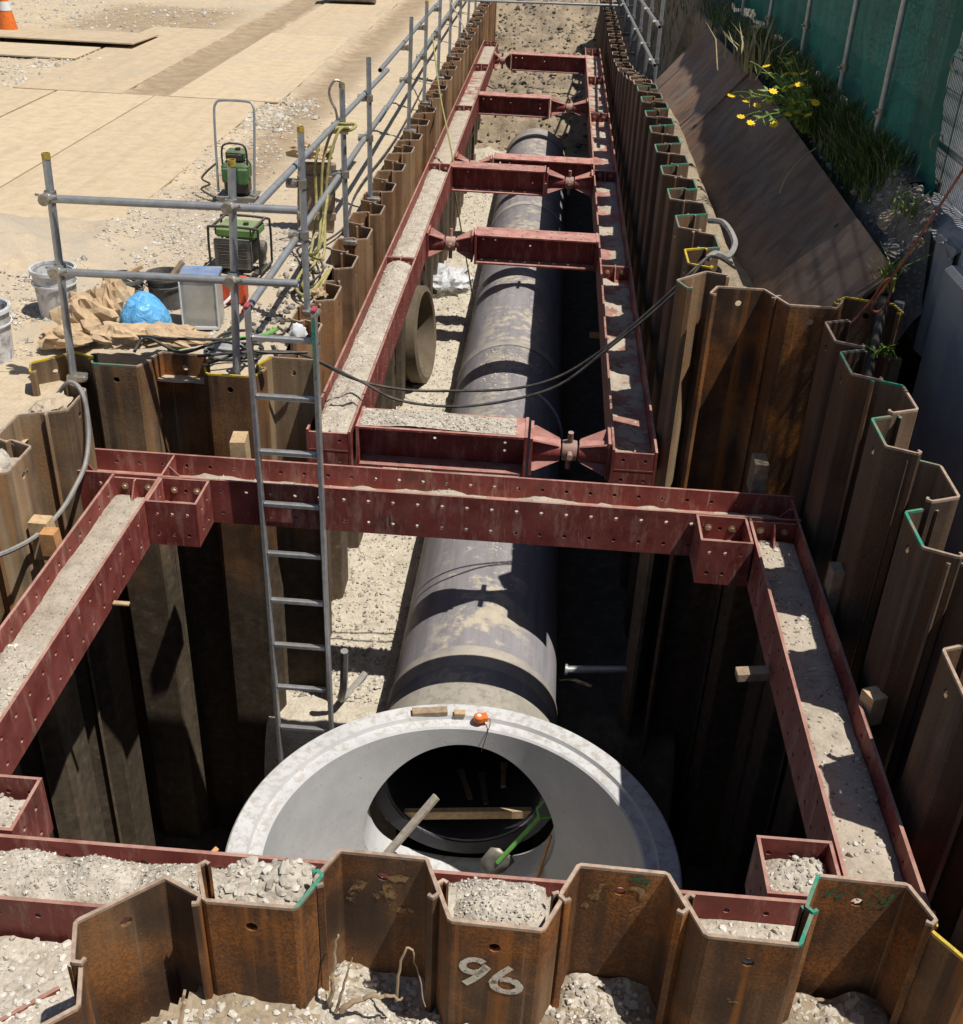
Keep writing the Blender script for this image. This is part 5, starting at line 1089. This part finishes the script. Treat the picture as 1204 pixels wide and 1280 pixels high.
# plate compactor
t = thing('plate_compactor', 'green plate compactor with tall grey loop handle', 'compactor', (-3.05, 10.92, gz(-3.05, 10.9)), .05)
m = MB(); m.prism([(-.26, .06), (-.2, 0), (.2, 0), (.26, .06), (.26, .08), (-.26, .08)], -.2, .2, 'y'); obj('base_plate', m, 'machine_grey', t)
m = MB(); m.box((0, 0, .19), (.32, .26, .20), 0, None, .03); obj('lower_body', m, 'machine_black', t)
m = MB(); m.box((0, -.02, .37), (.36, .28, .22), 0, None, .04); m.box((.1, -.14, .33), (.14, .1, .2), 0, None, .03); m.box((-.11, -.14, .34), (.12, .08, .18), 0, None, .03); obj('engine_cover', m, 'machine_green', t)
m = MB(); m.box((0, .03, .55), (.26, .2, .12), 0, None, .04); obj('fuel_tank', m, 'machine_green', t)
m = MB(); m.lathe([(0, .03), (.035, .03), (.035, 0), (0, 0)], 12, 0, False, Matrix.Translation((.03, .0, .61))); m.box((0, -.09, .54), (.2, .04, .08), 0, None, .01); obj('tank_cap', m, 'machine_black', t)
m = MB(); m.tube(spline([(-.16, -.1, .40), (-.16, -.1, .62), (-.1, -.1, .70), (.1, -.1, .70), (.16, -.1, .62), (.16, -.1, .40)], 4), .013, 8); obj('guard_bar', m, 'machine_black', t)
m = MB(); m.tube(spline([(-.24, -.12, .12), (-.25, -.05, .5), (-.26, .06, 1.0), (-.24, .1, 1.12), (-.16, .12, 1.16), (.16, .12, 1.16), (.24, .1, 1.12), (.26, .06, 1.0), (.25, -.05, .5), (.24, -.12, .12)], 4), .016, 9); obj('handle', m, 'galv', t)
m = MB(); m.tube(spline([(-.26, -.05, .45), (-.38, -.1, .36), (-.44, -.14, .28), (-.34, -.14, .22), (-.46, -.16, .16), (-.3, -.14, .06)], 4), .014, 6); obj('control_cable', m, 'machine_black', t); t.scale = (.74, .74, .80)
# pails
def pail(x, y, r, h, mat, label, rim='white_plastic', handle=True, inner=True, fill_mat='darksoil'):
    t = thing('bucket', label, 'bucket', (x, y, gz(x, y) - .004), random.uniform(0, 6)); r0 = r * .86
    m = MB(); m.lathe([(0, .0), (r0, .0), (r, h), (r + .008, h), (r + .008, h - .02), (r - .006, h - .002), (r0 - .006, .01), (0, .01)], 28, 0, True); obj('body', m, mat, t)
    m = MB(); m.lathe([(r - .004, h - .004), (r + .012, h - .004), (r + .012, h - .03), (r + .003, h - .03)], 28, 0, True); m.lathe([(r + .001, h * .72), (r + .008, h * .72), (r + .008, h * .69), (r, h * .69)], 28, 0, True); obj('rim', m, rim, t)
    m = MB(); m.lathe([(0, h * .66), (r * .95, h * .62)], 20, 0, True); obj('contents', m, fill_mat, t)
    if handle: m = MB(); m.tube([(math.cos(a) * (r + .015), math.sin(a) * .5 * r - .01, h * .8 + math.sin(a) * r * .5) for a in [PI * i / 12 for i in range(13)]], .004, 6); obj('handle', m, 'clamp', t)
    return t
pail(-3.55, 7.64, .155, .37, 'pail', 'dirty white paint pail with blue print beside the paper sacks')
pail(-3.70, 6.84, .16, .38, 'pail', 'white paint pail cut off by the left picture edge')
pail(-3.10, 7.82, .14, .27, 'bucket', 'dark grey bucket with wooden handle ends, right of the white pail', 'bucket', True)
pail(-2.84, 7.97, .14, .27, 'bucket', 'dark grey bucket half hidden behind the clear plastic box', 'bucket', False)
stick('wood_handle', (-3.17, 7.84, .02), (-2.99, 7.94, .10), .03, .03, 'wood', 'pale tool handle resting in the dark bucket', 'tool')
stick('wood_handle', (-2.80, 7.93, .0), (-2.71, 8.03, .12), .045, .03, 'wood_old', 'brown tool handle standing in the hidden bucket', 'tool')
t = thing('plastic_box', 'tall clear plastic box with a blue lid', 'plastic box', (-2.46, 7.63, gz(-2.46, 7.6)), .12)
m = MB(); m.box((0, 0, .19), (.27, .25, .37), 0, None, .015); obj('body', m, 'clear', t)
m = MB(); m.box((0, 0, .385), (.285, .265, .03), 0, None, .01); obj('lid', m, 'blue_lid', t)
for sx in (-1, 1):
    m = MB(); m.box((sx * .128, -.128, .19), (.012, .012, .35), 0, None, .003); obj('corner_rib', m, 'white_plastic', t)
m = MB(); m.box((0, -.129, .02), (.25, .012, .02)); obj('base_rib', m, 'white_plastic', t)
m = MB(); m.box((-.135, -.03, .2), (.006, .16, .28)); obj('blue_label', m, 'blue_lid', t)
t = thing('junction_box', 'small red-orange electrical box on the ground by the scaffold post', 'electrical box', (-2.37, 8.17, gz(-2.37, 8.2)), .1)
m = MB(); m.box((0, 0, .09), (.19, .16, .18), 0, None, .01); obj('case', m, 'red_plastic', t)
m = MB(); m.lathe([(0, .03), (.022, .03), (.026, 0), (0, 0)], 12, 0, False, Matrix.Translation((0, -.08, .08)) @ Matrix.Rotation(PI / 2, 4, 'X')); m.tube(spline([(0, -.1, .08), (-.04, -.16, .05), (-.1, -.2, .01)], 5), .012, 6); obj('plug', m, 'white_plastic', t)
m = MB(); m.box((0, 0, .192), (.03, .03, .03), 0, None, .005); obj('latch', m, 'red_plastic', t)
blob('plastic_sack', (-2.77, 7.27, -.08), (.17, .17, .21), 'sack', 'bright blue plastic sack standing among the paper sacks', 'sack', 40, .13, 1.4, 4)
for k, (x, y, z, s, rz, lab) in enumerate([(-3.12, 7.25, -.06, (.25, .18, .19), .2, 'crumpled brown paper sack at the foot of the left scaffold post'), (-3.0, 7.32, -.04, (.17, .15, .24), 1.2, 'upright crumpled brown paper sack left of the blue sack'), (-3.22, 7.05, -.12, (.20, .12, .10), .5, 'flattened brown paper sack next to the left scaffold post'), (-2.78, 6.86, -.02, (.20, .14, .09), .1, 'crumpled tan paper lying on the pile tops'), (-2.45, 6.92, -.01, (.24, .13, .07), -.2, 'flat tan paper sheet spread beside the blue sack')]):
    o = blob('paper_sack', (x, y, z), s, 'paper', lab, 'paper sack', 30, .30, 1.3, 11 + k * 7, True, None, rz, True); o['group'] = 'crumpled paper sacks'
blob('plastic_bag', (-1.72, 7.46, -.16), (.06, .05, .07), 'white_plastic', 'white plastic bag stuffed in a left trench pile top', 'plastic bag', 22, .25, 1.8, 5)
blob('plastic_bag', (-1.72, 8.25, -.15), (.06, .06, .05), 'paper', 'pale cement bag lump in a left trench pile top', 'bag', 18, .5, 2.2, 8)
blob('spoil_lump', (-2.86, 5.1, -.09), (.12, .15, .07), 'gravel', 'white spoil heaped on a left shaft pile', 'spoil', 18, .5, 2.2, 9)
blob('earth_lump', (-2.90, 5.93, -.1), (.1, .14, .05), 'site', 'brown earth lump in a left shaft pile hollow', 'earth', 18, .5, 2.2, 19)
# board leaning on the railing
t = thing('timber_board', 'dusty brown timber board standing behind the railing post', 'board', (-2.12, 10.1, gz(-2.1, 10)), .35, None, (.06, .05, .3))
m = MB(); m.box((0, 0, .32), (.34, .06, .64), 0, None, .01); obj('panel', m, 'wood_old', t)
for z in (.16, .5): m = MB(); m.box((0, -.04, z), (.36, .022, .07), 0, None, .006); obj('batten', m, 'wood_old', t)
blob('paper_sack', (-2.12, 10.05, .5), (.17, .1, .08), 'paper', 'small torn paper sack on top of the board', 'paper sack', 20, .55, 2, 61, True, None, 0, True)
# pebbly steel fitting heap under the railing
mb = MB(); pts = []; sz = []
for i in range(160): x = RNG.normal(-1.98, .07); y = RNG.uniform(7.3, 9.6); pts.append((x, y, site_z(x, y) + .01)); sz.append(RNG.choice([.012, .02, .03]))
stones(mb, pts, sz, (0, 1)); tag(obj('clod_row', mb, ['darksoil', 'stone_dark']), 'dark crumbs of soil under the railing', 'soil', None, 'stuff')
blob('dust_pan_lid', (-2.16, 7.15, -.19), (.16, .16, .05), 'conc_grey', 'grey rubber lid lying near the ladder head', 'lid', 20, .1, 1.5, 71)
# traffic cone
t = thing('traffic_cone', 'orange traffic cone on a black base at the far left', 'traffic cone', (-9.38, 20.0, gz(-9.38, 20.0)), .1)
m = MB(); m.box((0, 0, .03), (.42, .42, .06), 0, None, .02); obj('base', m, 'black', t)
m = MB(); m.lathe([(.16, .06), (.15, .12), (.035, .72), (0, .73)], 20, 0, True); cn = obj('cone', m, 'tape', t)
m = MB(); m.lathe([(.102, .39), (.078, .53)], 20, 0, True); m.lathe([(.1035, .39), (.0795, .53)], 20, 0, True); obj('band', m, 'white_plastic', cn)
# excavator bucket
t = thing('excavator_bucket', 'grey steel excavator bucket resting on the far road plate', 'excavator bucket', (-4.55, 26.5, ZG + .06), .12)
prof = [(-.35, .75), (-.36, .3), (-.28, .06), (-.1, 0), (.25, .02), (.40, .12)]
m = MB()
for sx in (-1, 1): m.prism(prof + [(.2, .75)], sx * .5 - .015, sx * .5 + .015, 'x')
obj('side_plate', m, 'soot', t)
m = MB(); n = len(prof); vs = [(x, y, z) for (y, z) in prof for x in (-.5, .5)]; m.add(vs, [(2 * i, 2 * i + 1, 2 * i + 3, 2 * i + 2) for i in range(n - 1)], 0, True); o = obj('shell', m, 'soot', t); q = o.modifiers.new('thick', 'SOLIDIFY'); q.thickness = .025
for i in range(4):
    m = MB(); m.prism([(.38, .1), (.52, .15), (.40, .15)], -.36 + i * .24 - .04, -.36 + i * .24 + .04, 'x'); obj('tooth', m, 'machine_grey', t)
for sx in (-1, 1): m = MB(); m.prism([(-.3, .7), (.05, .7), (-.05, 1.0), (-.2, 1.0)], sx * .12 - .02, sx * .12 + .02, 'x'); obj('lug', m, 'machine_grey', t)

# ------------------------------------------------------------------ right side: plates, wall, fence, plants
def leaning_plate(y0, y1, xt, zt, w, ang, label, hole=True):
    t_ = 0.022; dx, dz = -math.cos(ang) * w, -math.sin(ang) * w
    m = MB(); m.plate(y1 - y0, w, t_, [(.9, w - .12, .02)] if hole else [], frame((xt + dx, y0, zt + dz), (0, 1, 0), (-dx, 0, -dz)), 0)
    return tag(obj('steel_plate', m, 'rust_plate'), label, 'steel plate')
def plate_between(P0, P1, w, ang, label, hole=True):
    P0, P1 = Vector(P0), Vector(P1); U = (P1 - P0).normalized(); d = Vector((-math.cos(ang), 0, -math.sin(ang))); d = (d - U * d.dot(U)).normalized(); L = (P1 - P0).length
    m = MB(); m.plate(L, w, .022, [(1.1, w - .14, .022)] if hole else [], frame(P0 + d * w, U, -d), 0)
    return tag(obj('steel_plate', m, 'rust_plate'), label, 'steel plate')
plate_between((2.20, 6.93, .73), (2.02, 12.3, 1.03), 1.30, math.radians(49), 'huge brown rusty steel plate leaning on the bank right of the trench')
plate_between((1.985, 12.33, 1.02), (1.90, 15.6, 1.02), 1.25, math.radians(49), 'second rusty steel plate leaning on the bank beyond the flowers', False)
m = MB(); m.box((2.74, 1.3, -.1), (.62, 10.9, 1.9), 0, None, .03); tag(obj('concrete_wall', m, 'conc_grey'), 'smooth grey concrete retaining wall at the right edge', 'wall')
# broken kerb and rubble
b = MB(); xs_ = steps(2.46, 2.86, .04); ys_ = steps(6.77, 9.2, .05)
def kz(x, y): return .98 + .02 * fbm(x, y, 31, 4, 6) - (.12 * smooth(2.58, 2.46, x) * (1 + fbm(x, y, 33, 4, 5)))
grid(xs_, ys_, kz, 0, b); nx = len(xs_)
fv = [(2.48 + .04 * fbm(0, y, z, 4, 6), y, z) for z in steps(.2, .93, .06) for y in ys_]; ny = len(ys_)
b.add(fv, [(j * ny + i, j * ny + i + 1, (j + 1) * ny + i + 1, (j + 1) * ny + i) for j in range(len(steps(.2, .93, .06)) - 1) for i in range(ny - 1)], 0, False)
b.box((2.7, 7.98, .55), (.36, 2.42, .78))
tag(obj('kerb', b, 'conc_grey'), 'weathered concrete kerb under the green net fence', 'kerb')
for k, (x, y, z, s, lab) in enumerate([(2.36, 7.38, .66, .15, 'crumbling grey rubble lump at the top corner of the big plate'), (2.40, 7.75, .80, .12, 'smaller rubble lump below the green net')]):
    blob('rubble', (x, y, z), (s, s * 1.3, s * .8), 'darksoil' if k == 0 else 'bank', lab, 'rubble', 40, .22, 2.6, 41 + k, False, None, 0, False)
# timber planks and tube in the gap beside the plate
for k, (z, lab) in enumerate([(.05, 'upper dark timber plank lining the gap by the wall'), (-.2, 'lower dark timber plank lining the gap by the wall')]):
    m = MB(); m.box((2.17, 6.9, z), (.40, .05, .23), 0, None, .005); tag(obj('timber_plank', m, 'wood_old'), lab, 'timber')
b = MB(); b.tube([(2.02, 6.35, -.25), (2.12, 6.75, .62)], .035, 10); tag(obj('steel_tube', b, 'machine_black'), 'dark tube leaning in the gap beside the big plate', 'tube')
b = MB(); b.tube([(2.26, 6.85, .2), (2.26, 6.87, .55)], .035, 10); tag(obj('steel_tube', b, 'galv'), 'short grey tube end by the concrete wall', 'tube')
# green net fence
t = thing('net_fence', 'green debris net fence on grey scaffold posts along the right', 'fence', (0, 0, 0))
XF = 2.52
def net_x(y, z): return XF + .035 + .035 * math.sin(y * 3.1 + 1.2 * math.sin(z * 2)) * smooth(3.2, 1.2, z) + .05 * fbm(y, z, 71, 3, 1.4) + .10 * smooth(1.45, 1.05, z) * fbm(y * 1.5, z, 77, 3, 2.5)
ysn = steps(7.75, 30, .07); zsn = steps(1.0, 3.08, .075); b = MB()
def nzv(y, z): return z - .10 * smooth(9.0, 7.75, y) * smooth(1.5, 1.0, z) + .12 * smooth(9.0, 10, y) * smooth(1.3, 1.0, z) + (.03 * math.sin(y * 5) if z < 1.05 else 0)
vs = [(net_x(y, z), y, nzv(y, z)) for z in zsn for y in ysn]; ny = len(ysn)
b.add(vs, [(j * ny + i, j * ny + i + 1, (j + 1) * ny + i + 1, (j + 1) * ny + i) for j in range(len(zsn) - 1) for i in range(ny - 1)], 0, True)
obj('net', b, 'net', t)
for k, y in enumerate((9.05, 10.45, 12.35, 14.6, 16.8, 19, 21.5, 24)):
    m = MB(); m.tube([(XF - .03, y, .9), (XF - .03 + .02 * random.uniform(-1, 1), y, 3.3)], .0243, 10); p = obj('post', m, 'galv', t)
    m = MB(); z = 1.28 + .1 * (k % 3); m.tube([(XF - .03, y, z - .03), (XF - .03, y, z + .03)], .036, 10); m.tube([(XF - .07, y - .03, z), (XF - .07, y + .03, z)], .012, 6); obj('coupler', m, 'clamp', p)
b = MB()
for z in steps(1.05, 3.2, .2): b.tube([(XF + .12, 7.8, z), (XF + .12, 24, z)], .0028, 4, 0, False)
for y in steps(7.8, 24, .32): b.tube([(XF + .12, y, 1.0), (XF + .12, y, 3.2)], .0028, 4, 0, False)
wm = obj('wire_mesh', b, 'machine_black', t); wm['kind'] = 'stuff'
for y, z in ((7.78, 1.35), (7.76, 1.85), (7.74, 2.4)):
    m = MB(); m.tube([(XF + .02 + .04 * math.cos(a), y - .02, z + .06 * math.sin(a)) for a in [2 * PI * i / 10 for i in range(9)]], .006, 5); obj('tie', m, 'rim_green', t)
# wire mesh barrier beyond the net
t = thing('mesh_barrier', 'pale wire mesh barrier panel at the right picture edge', 'barrier', (2.70, 6.5, .98))
b = MB()
for i in range(98): b.box((0, -1.3 + i * .034, 1.05), (.008, .021, 2.1))
vw = obj('vertical_wires', b, 'barrier', t); vw['kind'] = 'stuff'
b = MB()
for i in range(15): b.box((.008, .36, .02 + i * .15), (.006, 3.34, .010))
vw = obj('cross_wires', b, 'barrier', t); vw['kind'] = 'stuff'
b = MB(); b.tube([(-.03, -1.3, .30), (-.03, 2.1, .30)], .028, 10); obj('tube_rail', b, 'galv', t)
# grass
def blades(mb, cx, cy, n, spread, h, zf, mats=(0,), lean=.5, w=.008):
    for i in range(n):
        x = cx + RNG.normal(0, spread[0]); y = cy + RNG.normal(0, spread[1]); z = zf(x, y); hh = h * RNG.uniform(.5, 1.25); a = RNG.uniform(0, 6.28); l = lean * RNG.uniform(.2, 1.3) * hh
        dx, dy = math.cos(a), math.sin(a); ww = w * RNG.uniform(.6, 1.3); m_ = int(RNG.choice(mats))
        p0 = (x - dy * ww, y + dx * ww, z); p1 = (x + dy * ww, y - dx * ww, z)
        q0 = (x - dy * ww * .8 + dx * l * .3, y + dx * ww * .8 + dy * l * .3, z + hh * .6); q1 = (x + dy * ww * .8 + dx * l * .3, y - dx * ww * .8 + dy * l * .3, z + hh * .6)
        mb.add([p0, p1, q1, q0, (x + dx * l, y + dy * l, z + hh * .95)], [(0, 1, 2, 3), (3, 2, 4)], m_, True)
mb = MB()
for cx, cy, n, sp, h in ((2.38, 8.7, 2000, (.085, .25), .17), (2.36, 9.5, 2200, (.09, .4), .19), (2.34, 10.7, 2200, (.10, .5), .21), (2.32, 12.2, 1900, (.11, .5), .24), (2.28, 13.6, 1200, (.12, .5), .26), (2.15, 15.5, 500, (.2, .9), .22), (2.0, 18, 600, (.25, 1.2), .2), (1.9, 20.5, 500, (.25, 1), .2)):
    blades(mb, cx, cy, n, sp, h, lambda x, y: bank_z(x, y) - .02, (0, 0, 0, 0, 0, 1, 2), .9, .0045)
tag(obj('grass', mb, ['leaf', 'leaf_light', 'straw']), 'dark green grass growing along the foot of the green net', 'grass', None, 'stuff')
t = thing('grass_tuft', 'bright green grass tuft in the gap above the concrete wall', 'plant', (2.17, 6.95, .60))
mb = MB(); blades(mb, 0, 0, 18, (.025, .04), .24, lambda x, y: 0, (0,), .8, .010); obj('blades', mb, 'leaf_light', t)
t = thing('grass_tuft', 'pale grass tuft at the lower corner of the green net', 'plant', (2.38, 7.5, .93))
mb = MB(); blades(mb, 0, 0, 40, (.06, .08), .14, lambda x, y: 0, (0,), .8, .007); obj('blades', mb, 'leaf_light', t)
t = thing('weed', 'small leafy weed at the foot of the concrete wall', 'plant', (2.14, 6.62, .3))
mb = MB(); blades(mb, 0, 0, 22, (.05, .04), .07, lambda x, y: 0, (0,), 1.2, .018); obj('leaves', mb, 'leaf_light', t)
t = thing('dry_grass', 'dry straw-coloured seed heads beyond the yellow flowers', 'plant', (2.02, 12.6, 1.02))
mb = MB(); blades(mb, 0, 0, 60, (.12, .35), .42, lambda x, y: 0, (0,), .7, .012); obj('stalks', mb, 'straw', t)
mb = MB(); pts = []; sz = []
for i in range(1500):
    x = RNG.uniform(2.04, 2.5); y = RNG.uniform(7.1, 13)
    pts.append((x, y, bank_z(x, y) + .003)); sz.append(RNG.choice([.010, .018, .035], p=[.5, .35, .15]))
pts = [p_ for p_ in pts if p_[0] > 2.30 - .0335 * (p_[1] - 6.93)]; sz = sz[:len(pts)]
stones(mb, pts, sz, (0, 0, 1), False)
tag(obj('verge_rubble', mb, ['stone_dark', 'darksoil']), 'dark broken stones on the verge beside the big steel plate', 'rubble', None, 'stuff')
# yellow flowers
t = thing('flowering_plant', 'yellow flowering plant leaning over the top of the big rusty plate', 'plant', (2.13, 10.0, .93))
st = MB(); lf = MB(); fl = MB()
for i in range(34):
    a = RNG.uniform(-.5, .5); hx = RNG.uniform(-.55, -.05); hy = RNG.uniform(-.6, .8); hz = RNG.uniform(.10, .52); p0 = Vector((RNG.uniform(-.03, .05), RNG.uniform(-.12, .2), 0)); p3 = Vector((hx, hy, hz))
    path = spline([p0, p0.lerp(p3, .4) + Vector((.02, 0, .1)), p0.lerp(p3, .8) + Vector((0, 0, .06)), p3], 4); st.tube(path, .005, 5)
    for j in range(8):
        q = path[int(RNG.integers(2, len(path) - 1))]; d_ = Vector((RNG.normal(), RNG.normal(), RNG.normal() * .5)).normalized(); s_ = d_.orthogonal().normalized() * .010; l_ = d_ * RNG.uniform(.05, .11)
        lf.add([q - s_ * .3, q + l_ * .5 - s_, q + l_, q + l_ * .5 + s_], [(0, 1, 2, 3)], 0)
    if i < 26:
        fl = MB()
        for c in range(1):
            ce = p3 + Vector((RNG.normal() * .03, RNG.normal() * .03, RNG.normal() * .02)); nrm = Vector((RNG.uniform(-.6, .2), RNG.uniform(-.7, .2), 1)).normalized(); u = nrm.orthogonal().normalized(); w_ = nrm.cross(u)
            for k in range(8):
                b0 = 2 * PI * k / 8; d_ = u * math.cos(b0) + w_ * math.sin(b0); e_ = nrm.cross(d_) * .011
                fl.add([ce, ce + d_ * .022 - e_ * 1.2, ce + d_ * .042 + nrm * .004, ce + d_ * .022 + e_ * 1.2], [(0, 1, 2, 3)], 0)
            fl.lathe([(0, .007), (.006, .004), (.008, 0)], 7, 0, True, Matrix.Translation(ce) @ nrm.to_track_quat('Z', 'Y').to_matrix().to_4x4())
        obj('flower_head', fl, 'petal', t)
obj('stems', st, 'leaf_light', t); obj('leaves', lf, 'leaf_light', t); None
cable('dry_stem', [(2.14, 9.4, .92), (2.0, 9.2, .88), (1.88, 9.05, .78), (1.82, 8.95, .66)], .006, 'straw', 'dry pale stem hanging over the edge of the rusty plate', 'plant')
# roots at the foot of the corner pile and before pile 96
for k, (pts, r, lab) in enumerate([
    ([(-.545, 2.36, -.5), (-.535, 2.37, -.38), (-.53, 2.40, -.28), (-.525, 2.42, -.2)], .009, 'forked dry root standing left of pile 96'),
    ([(-.50, 2.33, -.47), (-.44, 2.34, -.42), (-.36, 2.35, -.40), (-.30, 2.36, -.43)], .012, 'thick dry root lying before the scraped pile'),
    ([(-.32, 2.37, -.46), (-.31, 2.40, -.30), (-.28, 2.42, -.24), (-.25, 2.40, -.33), (-.22, 2.36, -.46)], .006, 'thin bent root standing left of pile 96'),
    ([(-.52, 2.34, -.50), (-.49, 2.35, -.36), (-.47, 2.38, -.27)], .006, 'thin dry twig beside the forked root'),
    ([(-1.0, 2.12, -.48), (-.985, 2.15, -.36), (-.975, 2.2, -.24)], .014, 'torn root standing between the corner pile and its neighbour'),
    ([(-1.16, 2.0, -.50), (-1.12, 2.06, -.38), (-1.10, 2.09, -.30)], .010, 'frayed root at the foot of the corner pile'),
    ([(-1.30, 1.86, -.42), (-1.15, 1.95, -.40), (-1.0, 2.02, -.42), (-.88, 2.1, -.46)], .007, 'pale root lying along the lower left soil')]):
    m = MB(); path = spline(pts, 6); path = [p + Vector((RNG.normal(), RNG.normal(), RNG.normal())) * r * .35 for p in path]; m.tube(path, r, 6, 0, True, True, None, [r * (1 - .7 * i / len(path)) for i in range(len(path))]); tag(obj('root', m, 'root'), lab, 'root', 'dry roots at the foot of the front piles')
